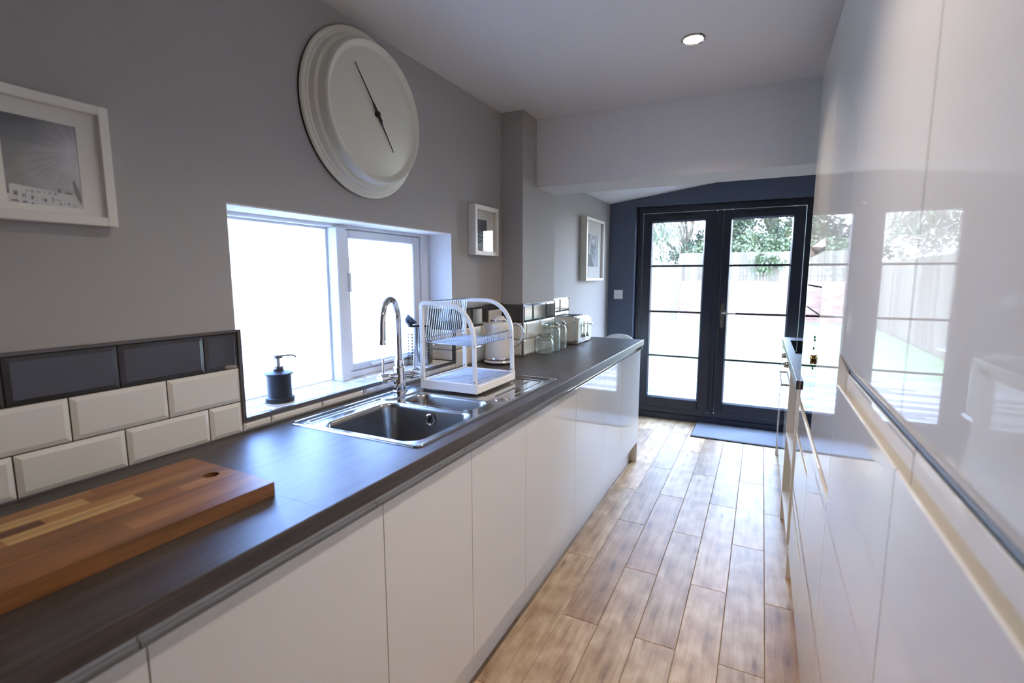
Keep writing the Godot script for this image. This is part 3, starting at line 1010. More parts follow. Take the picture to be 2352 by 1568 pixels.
func sink_parts(x: float, z: float) -> Array:
	var p := Vector2(x, z)
	var edge := round_rect(p, Vector2(-1.035, -1.525), Vector2(0.25, 0.505), 0.022)
	var b1 := round_rect(p, Vector2(-1.012, -1.221), Vector2(0.188, 0.168), 0.060)
	var b2 := round_rect(p, Vector2(-1.015, -1.480), Vector2(0.158, 0.072), 0.050)
	var h := 0.914
	h += 0.0014 * exp(-pow((edge - 0.007) / 0.003, 2.0)) - 0.003 * (1.0 - smoothstep(0.0, 0.006, edge))
	# the middle lies lower than the ledge; round the tap the ledge comes forward
	var mid := round_rect(p, Vector2(-1.025, -1.525), Vector2(0.222, 0.482), 0.03)
	var tap := round_rect(p, Vector2(-1.275, -1.52), Vector2(0.082, 0.125), 0.045)
	h -= 0.0055 * smoothstep(0.0, 0.010, minf(mid, -tap + 0.002))
	# ribs of the drainer
	var dr := round_rect(p, Vector2(-1.03, -1.79), Vector2(0.20, 0.185), 0.03)
	h -= 0.003 * smoothstep(0.0, 0.012, dr)
	if dr > 0.012:
		for k in 5:
			var rx := -1.17 + 0.07 * k
			h += 0.0028 * exp(-pow((x - rx) / 0.004, 2.0)) * smoothstep(0.02, 0.05, dr)
	h -= bowl_drop(b1, 0.165) + bowl_drop(b2, 0.105)
	return [h, b1, b2, edge]


func build_sink() -> void:
	var t := thing("sink", Vector3(-1.035, 0.9105, -1.525), "stainless steel sink with a large bowl, a half bowl and a drainer", "sink")
	var nx := 126
	var nz := 253
	var P := []
	var N := []
	var B := []
	for j in nz + 1:
		for i in nx + 1:
			var x := lerpf(-1.285, -0.785, float(i) / nx)
			var z := lerpf(-1.02, -2.03, float(j) / nz)
			var a := sink_parts(x, z)
			var e := 0.001
			P.append(Vector3(x, a[0], z))
			N.append(Vector3(sink_parts(x - e, z)[0] - sink_parts(x + e, z)[0], 2 * e, sink_parts(x, z - e)[0] - sink_parts(x, z + e)[0]).normalized())
			B.append(a)
	var parts := [S(), S(), S()]
	for j in nz:
		for i in nx:
			var q := [j * (nx + 1) + i, j * (nx + 1) + i + 1, (j + 1) * (nx + 1) + i + 1, (j + 1) * (nx + 1) + i]
			var out := false
			for k in q:
				if B[k][3] < -0.0005: out = true
			if out: continue
			var which := 1 if B[q[0]][1] > 0.006 else 2 if B[q[0]][2] > 0.006 else 0
			var uv := []
			for k in q: uv.append(Vector2(P[k].x, P[k].z))
			QN(parts[which], [P[q[0]], P[q[1]], P[q[2]], P[q[3]]], [N[q[0]], N[q[1]], N[q[2]], N[q[3]]], uv)
	obj("drainer", parts[0], M.steel, t)
	var big := obj("bowl", parts[1], M.steel_dull, t)
	obj("bowl", parts[2], M.steel_dull, t)
	# overflow on the far wall of the large bowl, plug holes, pop-up knob
	var s := S()
	lathe(s, poly([0.021, 0.0, 0.021, 0.003, 0.018, 0.005, 0.014, 0.004, 0.014, 0.001, 0.0, 0.001]), 28, Vector3(-1.005, 0.868, -1.3735), Basis(Vector3(1, 0, 0), Vector3(0, 0.08, 1).normalized(), Vector3(0, -1, 0.08).normalized()))
	obj("overflow_ring", s, M.chrome, big)
	s = S()
	for k in 3:
		var a := TAU * k / 3.0 + PI / 2
		for d in [-0.45, 0.0, 0.45]:
			rod(s, Vector3(-1.005 + cos(a + d) * 0.004, 0.868 + sin(a + d) * 0.004, -1.3695), Vector3(-1.005 + cos(a + d) * 0.0125, 0.868 + sin(a + d) * 0.0125, -1.3695), 0.0016, 6)
	obj("overflow_slots", s, M.hole, big)
	s = S()
	lathe(s, poly([0.056, 0.0, 0.054, 0.003, 0.046, 0.002, 0.040, -0.001, 0.0, 0.001]), 32, Vector3(-1.01, 0.7445, -1.22))
	obj("basket_strainer", s, M.chrome, big)
	s = S()
	lathe(s, poly([0.024, 0.0, 0.022, 0.0022, 0.017, 0.0026, 0.015, 0.004, 0.0, 0.0042]), 28, Vector3(-0.842, 0.9083, -1.592))
	obj("pop_up_knob", s, M.chrome, t)


func build_tap() -> void:
	var c := Vector3(-1.252, 0.914, -1.515)
	var t := thing("tap", c, "chrome swan neck mixer tap with two levers behind the sink", "tap")
	var s := S()
	lathe(s, poly([0.030, 0.0, 0.030, 0.004, 0.0265, 0.0065, 0.0235, 0.0075, 0.0235, 0.094, 0.022, 0.097, 0.0175, 0.098, 0.0175, 0.126, 0.0160, 0.128, 0.0, 0.128]), 32, c)
	obj("body", s, M.chrome, t)
	s = S()
	var reach := Vector3(0.075, 0, 0.18).normalized()
	var pts := [c + Vector3(0, 0.1285, 0), c + Vector3(0, 0.265, 0)]
	var r := 0.092
	var mid := c + Vector3(0, 0.272, 0) + reach * r
	pts += arc(mid, reach * r, Vector3.UP * r, PI, 0.12, 22)
	pts.append(pts[pts.size() - 1] + Vector3(0, -0.07, 0) + reach * 0.008)
	tube(s, pts, 0.0128, 20)
	obj("spout", s, M.chrome, t)
	s = S()
	var e: Vector3 = pts[pts.size() - 1]
	lathe(s, poly([0.009, -0.0035, 0.0138, -0.003, 0.0140, 0.012, 0.0128, 0.014]), 24, e)
	obj("aerator", s, M.chrome, t)
	for k in [-1, 1]:
		s = S()
		var d := Vector3(-0.25 * k, 0, k).normalized()
		var hub := c + Vector3(0, 0.062, 0)
		var bs := Basis(d.cross(Vector3.UP), d, Vector3.UP)
		lathe(s, poly([0.0165, 0.018, 0.0165, 0.052, 0.0205, 0.053, 0.0205, 0.088, 0.0185, 0.091, 0.0, 0.092]), 28, hub, bs)
		var g := hub + d * 0.074
		rod(s, g + Vector3(0, 0.018, 0), g + Vector3(0, 0.078, 0), 0.0042, 12)
		obj("lever", s, M.chrome, t)


# ---------------------------------------------------------------- lamps
func build_lights() -> void:
	# one downlight is in view; the shadows under the near picture and the dots in the tap come from the next in the row
	for p: Array in [[-0.286, -2.098, "round recessed downlight in the white ceiling before the beam"], [-0.29, -0.90, "round recessed downlight over the sink, just above the top of the photo"]]:
		var c := Vector3(p[0], CEIL, p[1])
		var t := thing("downlight", c, p[2], "downlight", "ceiling downlights")
		var s := S()
		lathe(s, poly([0.036, -0.0005, 0.036, -0.004, 0.042, -0.006, 0.046, -0.004, 0.047, -0.0005]), 40, c)
		obj("bezel", s, M.chrome, t)
		s = S()
		lathe(s, poly([0.0355, -0.0005, 0.0355, -0.0025, 0.0, -0.0025]), 32, c)
		obj("lamp_face", s, M.lamp_glow, t)
		var l := SpotLight3D.new()
		l.name = "lamp"
		l.position = Vector3(0, -0.008, 0)
		l.rotation = Vector3(-PI / 2, 0, 0)
		l.light_color = Color(1.0, 0.94, 0.87)
		l.light_energy = 1.7
		l.light_size = 0.035
		l.spot_angle = 66.0
		l.spot_angle_attenuation = 1.0
		l.spot_range = 8.0
		l.spot_attenuation = 2.0
		l.shadow_enabled = true
		t.add_child(l)


# ---------------------------------------------------------------- things on the walls
func picture(t: Node3D, z0: float, z1: float, y0: float, y1: float, depth: float, rim: float, pr: Rect2, print_tex: Texture2D) -> void:
	# z0 is the near edge; pr holds the print as (distance from the near edge, height over the foot, width, height)
	var x := WALL + 0.001
	var f := WALL + depth
	var s := S()
	box(s, Vector3(x, y0, z0), Vector3(f, y1, z0 - rim), 0.0012)
	box(s, Vector3(x, y0, z1 + rim), Vector3(f, y1, z1), 0.0012)
	box(s, Vector3(x, y1 - rim, z0 - rim), Vector3(f, y1, z1 + rim), 0.0012)
	box(s, Vector3(x, y0, z0 - rim), Vector3(f, y0 + rim, z1 + rim), 0.0012)
	obj("frame", s, M.frame_white, t)
	var back := f - minf(depth * 0.55, 0.024)
	s = S()
	var a := z0 - pr.position.x
	var b := a - pr.size.x
	var lo := y0 + pr.position.y
	var hi := lo + pr.size.y
	box(s, Vector3(back - 0.002, y0 + rim, z0 - rim), Vector3(back, y1 - rim, a))
	box(s, Vector3(back - 0.002, y0 + rim, b), Vector3(back, y1 - rim, z1 + rim))
	box(s, Vector3(back - 0.002, hi, a), Vector3(back, y1 - rim, b))
	box(s, Vector3(back - 0.002, y0 + rim, a), Vector3(back, lo, b))
	obj("mount", s, M.mount, t)
	s = S()
	var p := [Vector3(back - 0.0018, lo, a), Vector3(back - 0.0018, lo, b), Vector3(back - 0.0018, hi, b), Vector3(back - 0.0018, hi, a)]
	var n := Vector3(1, 0, 0)
	QN(s, p, [n, n, n, n], [Vector2(0, 1), Vector2(1, 1), Vector2(1, 0), Vector2(0, 0)])
	for e: Array in [[0, 1], [1, 2], [2, 3], [3, 0]]:
		Q(s, p[e[0]], p[e[1]], p[e[1]] - n * 0.001, p[e[0]] - n * 0.001, (p[e[0]] + p[e[1]]) - (p[0] + p[2]))
	var m := mat("print_%d" % M.size(), Color(1, 1, 1), 0.6)
	m.albedo_texture = print_tex
	obj("print", s, m, t)
	s = S()
	var g := f - 0.006
	box(s, Vector3(g - 0.0015, y0 + rim - 0.001, z0 - rim + 0.001), Vector3(g, y1 - rim + 0.001, z1 + rim - 0.001))
	obj("pane", s, M.pane, t)


func letters(im: Image, text: String, x0: int, y0: int, size: int, step: int, ink: Color) -> void:
	var font := {"V": ["10001", "10001", "01010", "01010", "00100"], "E": ["11111", "10000", "11110", "10000", "11111"], "N": ["10001", "11001", "10101", "10011", "10001"], "I": ["00100", "00100", "00100", "00100", "00100"], "C": ["01111", "10000", "10000", "10000", "01111"]}
	for k in text.length():
		for r in 5:
			for c in 5:
				if font[text[k]][r][c] == "1": im.fill_rect(Rect2i(x0 + k * step + c * size, y0 + r * size, size, size), ink)


func print_street() -> ImageTexture:
	var w := 240
	var h := 336
	var im := Image.create(w, h, false, Image.FORMAT_RGB8)
	var sun := Vector2(0.98, 0.30)
	var n := noise(8, 1.0, 3)
	for y in h:
		for x in w:
			var p := Vector2(float(x) / w, float(y) / h)
			var d := (p - sun).length()
			var a := (p - sun).angle()
			var v := clampf(0.74 - d * 0.66 + p.y * 0.36, 0.10, 0.80)
			v += n.get_noise_2d(a * 9.0, 0.0) * 0.13 * exp(-d * 1.2) + n.get_noise_2d(p.x * 2.0, p.y * 3.0) * 0.06
			v = clampf(v, 0.12, 0.9)
			im.set_pixel(x, y, Color(v, v * 0.985, v * 0.985))
	var pale := Color(0.80, 0.80, 0.79)
	var ink := Color(0.16, 0.16, 0.18)
	for x in w:
		var top := 268 if x < 12 else 262 + int(x * 0.10)
		im.fill_rect(Rect2i(x, top, 1, h - top), pale)
	im.fill_rect(Rect2i(0, 262, 9, 40), ink)
	for r: Array in [[20, 290, 13, 16], [46, 296, 4, 16], [53, 296, 4, 16], [72, 302, 8, 14], [104, 306, 3, 12], [112, 308, 8, 14], [138, 296, 3, 26], [140, 308, 26, 2], [164, 310, 2, 14], [160, 322, 7, 5], [174, 320, 5, 4], [188, 318, 8, 7], [206, 326, 10, 4], [28, 284, 1, 50], [88, 300, 1, 30]]: im.fill_rect(Rect2i(r[0], r[1], r[2], r[3]), ink)
	for r: Array in [[8, 322, 26], [42, 324, 18], [70, 327, 10]]:
		for x: int in r[2]:
			var q: float = 2.0 * x / r[2] - 1.0
			var hh := int(8.0 * sqrt(maxf(0.0, 1.0 - q * q)))
			im.fill_rect(Rect2i(r[0] + x, r[1] + 8 - hh, 1, hh), ink)
	# sign on wires, palm
	im.fill_rect(Rect2i(160, 262, 8, 18), ink)
	im.fill_rect(Rect2i(182, 274, 24, 7), ink)
	im.fill_rect(Rect2i(168, 270, 60, 1), Color(0.5, 0.5, 0.5))
	for k in 60:
		var y := 222 + k * 1.6
		im.fill_rect(Rect2i(int(214 + k * 0.35 - 8 * sin(k * 0.05)), int(y), int(5 + 14 * sin(k * 0.055)), 2), ink.lerp(pale, 0.15 + 0.3 * (k % 3) / 3.0))
	letters(im, "VENICE", 56, 280, 2, 18, ink)
	return ImageTexture.create_from_image(im)


func print_view() -> ImageTexture:
	var w := 128
	var h := 192
	var im := Image.create(w, h, false, Image.FORMAT_RGB8)
	var n := noise(15, 0.05, 3)
	for y in h:
		for x in w:
			var v := 0.10
			if y < 70:
				v = 0.09 if x > 50 else (0.34 if (x / 9 + y / 14) % 2 == 0 else 0.08)
				if absi(x - 48) < 3: v = 0.55
				if x > 60 and absi((x - 60) * 2 - y - 20) < 2: v = 0.4
			elif y < 140:
				v = 0.42 + n.get_noise_2d(x * 1.4, y * 1.4) * 0.9
			else:
				v = 0.62 + n.get_noise_2d(x * 0.8 + 90, y) * 0.4
			v = clampf(v, 0.05, 0.85)
			var g := Color(v, v, v)
			if y >= 70 and y < 140: g = Color(v * 0.86, v, v * 0.95)
			im.set_pixel(x, y, g)
	return ImageTexture.create_from_image(im)


# a black and white portrait of a person with goggles pushed down over the face
func print_portrait() -> ImageTexture:
	var w := 192
	var h := 192
	var im := Image.create(w, h, false, Image.FORMAT_RGB8)
	var n := noise(21, 0.03, 3)
	for y in h:
		for x in w:
			var p := Vector2(x / 192.0, y / 192.0)
			var v := 0.66 + n.get_noise_2d(x, y) * 0.10
			var head := ((p - Vector2(0.53, 0.40)) / Vector2(0.26, 0.34)).length()
			if p.x < 0.16 - (p.y - 0.1) * 0.12: v = 0.20
			if p.y > 0.62 and p.x < 0.62 - (0.98 - p.y) * 0.9: v = 0.20 + n.get_noise_2d(x * 2, y) * 0.10
			if head < 1.0:
				v = 0.60 + n.get_noise_2d(x * 0.9 + 40, y) * 0.22
				if head > 0.86: v = 0.22
				if p.y < 0.24: v = 0.75 if head < 0.86 else 0.25
				if absf(p.y - 0.37 - (p.x - 0.5) * 0.12) < 0.045: v = 0.22 + n.get_noise_2d(x * 3, y * 3) * 0.12
				if ((p - Vector2(0.44, 0.50)) / Vector2(0.13, 0.13)).length() < 1.0: v = 0.30 + n.get_noise_2d(x * 3 + 9, y * 2) * 0.25
				if ((p - Vector2(0.56, 0.60)) / Vector2(0.10, 0.045)).length() < 1.0: v = 0.36
			v = clampf(v, 0.06, 0.86)
			im.set_pixel(x, y, Color(v * 0.98, v * 0.98, v))
	return ImageTexture.create_from_image(im)


func build_wall_things() -> void:
	var t := thing("picture_frame", Vector3(WALL, 1.472, -0.512), "white framed black and white street photograph at the left edge, above the grey tiles", "picture")
	picture(t, -0.396, -0.627, 1.472, 1.726, 0.032, 0.019, Rect2(0.054, 0.034, 0.122, 0.170), print_street())
	t = thing("picture_frame", Vector3(WALL, 1.470, -2.298), "small white box frame with a narrow print, between the window and the pier", "picture")
	picture(t, -2.175, -2.421, 1.470, 1.720, 0.045, 0.022, Rect2(0.046, 0.017, 0.112, 0.165), print_view())
	t = thing("picture_frame", Vector3(WALL, 1.327, -4.147), "large white box frame with a black and white portrait, near the garden doors", "picture")
	picture(t, -3.900, -4.394, 1.327, 1.838, 0.057, 0.021, Rect2(0.105, 0.118, 0.275, 0.268), print_portrait())
	# clock: stepped cream rim, face, two black hands that show five to five
	var c := Vector3(WALL, 1.937, -1.455)
	t = thing("wall_clock", c, "large round cream wall clock with a stepped rim, no numerals and two black hands", "clock")
	var bs := Basis(Vector3(0, 1, 0), Vector3(1, 0, 0), Vector3(0, 0, 1))
	var s := S()
	lathe(s, poly([0.286, 0.001, 0.286, 0.007, 0.0, 0.007]), 96, c, bs)
	obj("back_plate", s, M.black_matt, t)
	s = S()
	lathe(s, poly([0.284, 0.0075, 0.2875, 0.009, 0.2875, 0.014, 0.284, 0.018, 0.277, 0.0195, 0.273, 0.0195, 0.272, 0.022, 0.268, 0.0225, 0.263, 0.024, 0.2585, 0.037, 0.2565, 0.041, 0.253, 0.042, 0.250, 0.0405, 0.2475, 0.042, 0.2445, 0.0415, 0.2425, 0.045, 0.2405, 0.067, 0.238, 0.0735, 0.234, 0.0765, 0.230, 0.0760, 0.224, 0.071, 0.218, 0.0665, 0.212, 0.0655]), 96, c, bs)
	obj("rim", s, M.clock_cream, t)
	s = S()
	lathe(s, poly([0.2125, 0.0650, 0.2118, 0.0655, 0.0, 0.0655]), 96, c, bs)
	obj("face", s, M.clock_cream, t)
	var x := WALL + 0.0715
	for h: Array in [[Vector2(0.134, 0.105), 0.175, x + 0.0025], [Vector2(-0.113, -0.078), 0.140, x]]:
		var d: Vector2 = h[0].normalized()
		var o := Vector2(-d.y, d.x)
		var pl := PackedVector2Array()
		for q: Array in [[-0.030, 0.005], [0.034, 0.0048], [0.040, 0.0028], [h[1], 0.0016], [h[1], -0.0016], [0.040, -0.0028], [0.034, -0.0048], [-0.030, -0.005]]:
			var v: Vector2 = d * q[0] + o * q[1]
			pl.append(Vector2(c.z + v.y, c.y + v.x))
		s = S()
		prism(s, pl, 0, h[2], h[2] + 0.0014)
		obj("hand", s, M.black, t)
	s = S()
	lathe(s, poly([0.0095, 0.0660, 0.0095, 0.0770, 0.008, 0.0785, 0.0, 0.0785]), 24, c, bs)
	obj("pivot", s, M.black, t)
	# light switch on the blue wall
	t = thing("light_switch", Vector3(-1.233, 1.147, -4.75), "white double light switch on the slate blue wall beside the doors", "switch")
	s = S()
	box(s, Vector3(-1.277, 1.147, -4.7495), Vector3(-1.190, 1.233, -4.741), 0.003)
	obj("plate", s, M.plastic_white, t)
	for k in 2:
		s = S()
		box(s, Vector3(-1.252 + 0.022 * k, 1.176, -4.7408), Vector3(-1.236 + 0.022 * k, 1.206, -4.737), 0.0015)
		obj("rocker", s, M.plastic_white, t)
	for k in [-1.267, -1.200]:
		s = S()
		rod(s, Vector3(k, 1.190, -4.7408), Vector3(k, 1.190, -4.7395), 0.003, 10)
		obj("screw", s, M.steel, t)
	# double socket behind the kettle
	t = thing("wall_socket", Vector3(-1.329, 1.092, -2.43), "cream double wall socket on the tiles behind the kettle", "socket")
	s = S()
	box(s, Vector3(-1.3285, 1.092, -2.358), Vector3(-1.3185, 1.178, -2.505), 0.003)
	obj("plate", s, M.frame_white, t)
	for z in [-2.395, -2.468]:
		s = S()
		box(s, Vector3(-1.3183, 1.150, z + 0.007), Vector3(-1.3145, 1.168, z - 0.007), 0.001)
		obj("rocker", s, M.frame_white, t)


# ---------------------------------------------------------------- things on the counter and on the floor
func build_counter_things() -> void:
	var t: Node3D
	var s: SurfaceTool
	var rng := RandomNumberGenerator.new()
	rng.seed = 12
	# chopping board of acacia staves with a finger hole
	t = thing("chopping_board", Vector3(-1.03, 0.9105, -0.40), "thick acacia chopping board of many staves with a finger hole", "chopping board")
	t.rotation.y = deg_to_rad(-1.2)
	var hole := Vector2(-1.0375, -0.622)
	var x0 := -1.176
	var rows := [0.034, 0.036, 0.030, 0.0385, 0.036, 0.038, 0.040, 0.036]
	var cuts := [[0.20], [0.225, 0.40], [0.30], [0.17, 0.36], [0.11, 0.26], [0.335], [0.24, 0.44], [0.29]]
	var tones := [[0, 2], [0, 3, 5], [2, 4], [5, 3, 2], [2, 0, 5], [5, 0], [2, 5, 3], [5, 0]]
	for r in 8:
		var zs := [-0.662]
		for c: float in cuts[r]: zs.append(-0.662 + c)
		zs.append(-0.16)
		for k in zs.size() - 1:
			var rect := PackedVector2Array([Vector2(x0, zs[k]), Vector2(x0 + rows[r], zs[k]), Vector2(x0 + rows[r], zs[k + 1]), Vector2(x0, zs[k + 1])])
			var got := Geometry2D.clip_polygons(rect, disc2(hole, 0.0155, 28))
			s = S()
			for g in got: prism(s, g, 1, 0.9108, 0.9405)
			obj("stave", s, M["stave_%d" % tones[r][k]], t)
		x0 += rows[r] + 0.00015
	# soap dispenser on the sill
	var c := Vector3(-1.412, 0.952, -1.098)
	t = thing("soap_dispenser", c, "round black soap dispenser with a steel pump on the window sill", "soap dispenser")
	s = S()
	lathe(s, poly([0.0, 0.0, 0.043, 0.0, 0.0445, 0.002, 0.0445, 0.014, 0.0425, 0.016, 0.038, 0.0165, 0.0375, 0.018, 0.0375, 0.086, 0.040, 0.090, 0.0445, 0.091, 0.0445, 0.094, 0.0435, 0.0955, 0.022, 0.101, 0.0155, 0.102]), 48, c)
	obj("bottle", s, M.black_matt, t)
	s = S()
	lathe(s, poly([0.0155, 0.1015, 0.0165, 0.103, 0.0165, 0.118, 0.015, 0.119, 0.0065, 0.1195, 0.0065, 0.143, 0.0155, 0.1435, 0.0165, 0.145, 0.0165, 0.154, 0.0155, 0.155, 0.0, 0.1555]), 32, c)
	obj("pump", s, M.steel, t)
	s = S()
	var fwd := Vector3(0.55, 0, -0.84).normalized()
	tube(s, [c + Vector3(0, 0.151, 0) + fwd * 0.012, c + Vector3(0, 0.151, 0) + fwd * 0.042, c + Vector3(0, 0.149, 0) + fwd * 0.050, c + Vector3(0, 0.143, 0) + fwd * 0.056], 0.0032, 10)
	obj("spout", s, M.steel, t)
	# perforated utensil holder with a washing-up brush
	c = Vector3(-1.430, 0.952, -1.885)
	t = thing("utensil_holder", c, "perforated steel utensil cylinder on the sill beside the dish rack", "utensil holder")
	s = S()
	lathe(s, poly([0.0, 0.001, 0.0, 0.0, 0.057, 0.0, 0.0585, 0.0015, 0.0585, 0.178, 0.0575, 0.179, 0.0565, 0.178, 0.0565, 0.002, 0.0, 0.002]), 56, c)
	obj("cylinder", s, M.steel, t)
	s = S()
	for a in 14:
		if a % 7 in [2, 6]: continue
		for k in 9:
			var ang := TAU * a / 14.0 + 0.22
			var d := Vector3(cos(ang), 0, sin(ang))
			lathe(s, poly([0.0044, 0.0, 0.0044, 0.0006, 0.0, 0.0006]), 12, c + d * 0.0582 + Vector3(0, 0.030 + 0.0143 * k, 0), Basis(d.cross(Vector3.UP), d, Vector3.UP))
	var holes := obj("perforations", s, M.hole, t)
	tag(holes, "", "", "", "stuff")
	t = thing("washing_up_brush", c + Vector3(0, 0.004, 0), "black washing-up brush standing in the steel cylinder", "brush")
	s = S()
	var tip := c + Vector3(-0.022, 0.200, 0.052)
	tube(s, [c + Vector3(0.02, 0.006, -0.03), c + Vector3(0.0, 0.12, 0.012), tip + Vector3(-0.004, -0.03, -0.01), tip], 0.006, 10)
	obj("handle", s, M.black_matt, t)
	s = S()
	var face := Vector3(0.62, 0.70, -0.33).normalized()
	lathe(s, poly([0.0, -0.012, 0.016, -0.009, 0.023, -0.003, 0.023, 0.003, 0.0, 0.004]), 24, tip, Basis(face.cross(Vector3.UP).normalized(), face, face.cross(Vector3.UP).normalized().cross(face)))
	obj("head", s, M.black_matt, t)
	s = S()
	var side := face.cross(Vector3.UP).normalized()
	var up := side.cross(face)
	for k in 70:
		var a := k * 2.39996
		var r := 0.021 * sqrt((k + 0.5) / 70.0)
		var o := side * cos(a) * r + up * sin(a) * r
		rod(s, tip + o + face * 0.004, tip + o * 1.5 + face * 0.024, 0.0011, 5)
	tag(obj("bristles", s, M.black, t), "", "", "", "stuff")
	kettle()
	jars()
	toaster()
	# doormat
	t = thing("doormat", Vector3(-0.07, 0.001, -4.61), "grey fibre doormat before the garden doors", "doormat")
	s = S()
	box(s, Vector3(-0.472, 0.0005, -4.378), Vector3(0.215, 0.0125, -4.812), 0.003)
	obj("pile", s, M.mat_fibre, t)
	s = S()
	var k2 := 0
	for e: Array in [[Vector3(-0.480, 0.0005, -4.370), Vector3(0.223, 0.009, -4.3775)], [Vector3(-0.480, 0.0005, -4.3775), Vector3(-0.4725, 0.009, -4.815)]]:
		box(s, e[0], e[1], 0.001)
		k2 += 1
	obj("rubber_edge", s, M.black_matt, t)
	# chair in the corner beyond the sink run
	c = Vector3(-1.10, 0, -4.06)
	t = thing("chair", c, "white moulded chair in the corner beyond the end of the sink run", "chair")
	s = S()
	box(s, c + Vector3(-0.20, 0.43, -0.20), c + Vector3(0.20, 0.455, 0.20), 0.010)
	obj("seat", s, M.plastic_white, t)
	s = S()
	var outer := []
	for k in 13: outer.append(lerpf(-0.19, 0.19, k / 12.0))
	for k in 12:
		for r in 8:
			var q := []
			for w: Array in [[k, r], [k + 1, r], [k + 1, r + 1], [k, r + 1]]:
				var xx: float = outer[w[0]]
				var v: float = w[1] / 8.0
				var top: float = 0.858 - 0.09 * pow(absf(xx) / 0.19, 3.0)
				q.append(c + Vector3(xx * (1.0 - 0.12 * v), lerpf(0.456, top, v), -0.185 - 0.07 * v + 0.05 * pow(xx / 0.19, 2.0)))
			Q(s, q[0], q[1], q[2], q[3], Vector3(0, 0, 1))
			var bk := []
			for p: Vector3 in q: bk.append(p + Vector3(0, 0, -0.012))
			Q(s, bk[0], bk[1], bk[2], bk[3], Vector3(0, 0, -1))
			if r == 7: Q(s, q[3], q[2], bk[2], bk[3], Vector3.UP)
			if k == 0: Q(s, q[0], q[3], bk[3], bk[0], Vector3.LEFT)
			if k == 11: Q(s, q[1], q[2], bk[2], bk[1], Vector3.RIGHT)
	obj("backrest", s, M.plastic_white, t)
	for u in [-1, 1]:
		for v in [-1, 1]:
			s = S()
			rod(s, c + Vector3(u * 0.165, 0.431, v * 0.165), c + Vector3(u * 0.19, 0.001, v * 0.19), 0.013, 12)
			obj("leg", s, M.fence_0, t)


func kettle() -> void:
	var c := Vector3(-1.215, 0.9105, -2.275)
	var t := thing("kettle", c, "white faceted kettle with a chrome handle, behind the dish rack", "kettle")
	var s := S()
	for k in 3:
		var a := TAU * k / 3 + 0.4
		lathe(s, poly([0.0, 0.0, 0.007, 0.0, 0.007, 0.006]), 12, c + Vector3(cos(a) * 0.05, 0.0005, sin(a) * 0.05))
	lathe(s, poly([0.0, 0.006, 0.068, 0.006, 0.078, 0.010, 0.079, 0.015, 0.0755, 0.020, 0.0, 0.021]), 56, c)
	obj("power_base", s, M.kettle_white, t)
	s = S()
	lathe(s, poly([0.0, 0.0215, 0.0735, 0.0215, 0.0745, 0.024, 0.0745, 0.034, 0.0735, 0.036]), 56, c)
	obj("band", s, M.chrome, t)
	# the body: a diamond relief that stands out of the wall
	s = S()
	var rr := func(y: float) -> float:
		var v := clampf((y - 0.036) / 0.184, 0, 1)
		return lerpf(0.0735, 0.058, pow(v, 1.3)) - 0.018 * pow(maxf(0.0, (v - 0.86) / 0.14), 2.0)
	var nu := 36
	var nv := 22
	var at := func(i: float, j: float) -> Vector3:
		var y := 0.036 + 0.184 * j / nv
		var bump := 0.0007 if (int(i) + int(j)) % 2 == 0 and j > 0 and j < nv - 1 else 0.0
		var a := TAU * i / nu
		return c + Vector3(cos(a) * (rr.call(y) + bump), y, sin(a) * (rr.call(y) + bump))
	for j in nv:
		for i in nu:
			var q := [at.call(i, j), at.call(i + 1, j), at.call(i + 1, j + 1), at.call(i, j + 1)]
			var out: Vector3 = (q[0] + q[2]) / 2 - c
			out.y = 0.02
			if (i + j) % 2 == 0:
				T3(s, q[0], q[1], q[2], out)
				T3(s, q[0], q[2], q[3], out)
			else:
				T3(s, q[0], q[1], q[3], out)
				T3(s, q[1], q[2], q[3], out)
	lathe(s, poly([0.0402, 0.220, 0.040, 0.222, 0.0, 0.223]), 40, c)
	obj("body", s, M.kettle_white, t)
	var out := Vector3(-0.80, 0, 0.60).normalized()
	var wide := Vector3(0.60, 0, 0.80)
	s = S()
	var ring0 := [c + out * 0.050 + wide * 0.030 + Vector3(0, 0.212, 0), c + out * 0.057 + Vector3(0, 0.150, 0), c + out * 0.050 - wide * 0.030 + Vector3(0, 0.212, 0)]
	var ring1 := [c + out * 0.088 + wide * 0.016 + Vector3(0, 0.216, 0), c + out * 0.084 + Vector3(0, 0.203, 0), c + out * 0.088 - wide * 0.016 + Vector3(0, 0.216, 0)]
	for k in 2:
		Q(s, ring0[k], ring0[k + 1], ring1[k + 1], ring1[k], -Vector3.UP * 0.5 + (wide if k == 0 else -wide))
	Q(s, ring0[2], ring0[0], ring1[0], ring1[2], Vector3.UP)
	T3(s, ring1[0], ring1[1], ring1[2], out)
	obj("spout", s, M.kettle_white, t)
	s = S()
	lathe(s, poly([0.0435, 0.2185, 0.045, 0.221, 0.0445, 0.226, 0.040, 0.228]), 48, c)
	obj("lid_ring", s, M.chrome, t)
	s = S()
	lathe(s, poly([0.0398, 0.2235, 0.0395, 0.228, 0.034, 0.236, 0.026, 0.239, 0.0, 0.240]), 48, c)
	lathe(s, poly([0.028, 0.2385, 0.029, 0.244, 0.027, 0.2465, 0.0, 0.247]), 32, c)
	obj("lid", s, M.kettle_white, t)
	s = S()
	var grip := -out
	var pts := [c + grip * 0.055 + Vector3(0, 0.198, 0), c + grip * 0.085 + Vector3(0, 0.206, 0)]
	var mid := c + grip * 0.082 + Vector3(0, 0.150, 0)
	for p: Vector3 in arc(Vector3.ZERO, grip, Vector3.UP, 1.35, -1.25, 16):
		pts.append(mid + p * Vector3(0.044, 0.056, 0.044))
	pts.append(c + grip * 0.070 + Vector3(0, 0.082, 0))
	tube(s, pts, 0.0085, 14)
	obj("handle", s, M.chrome, t)


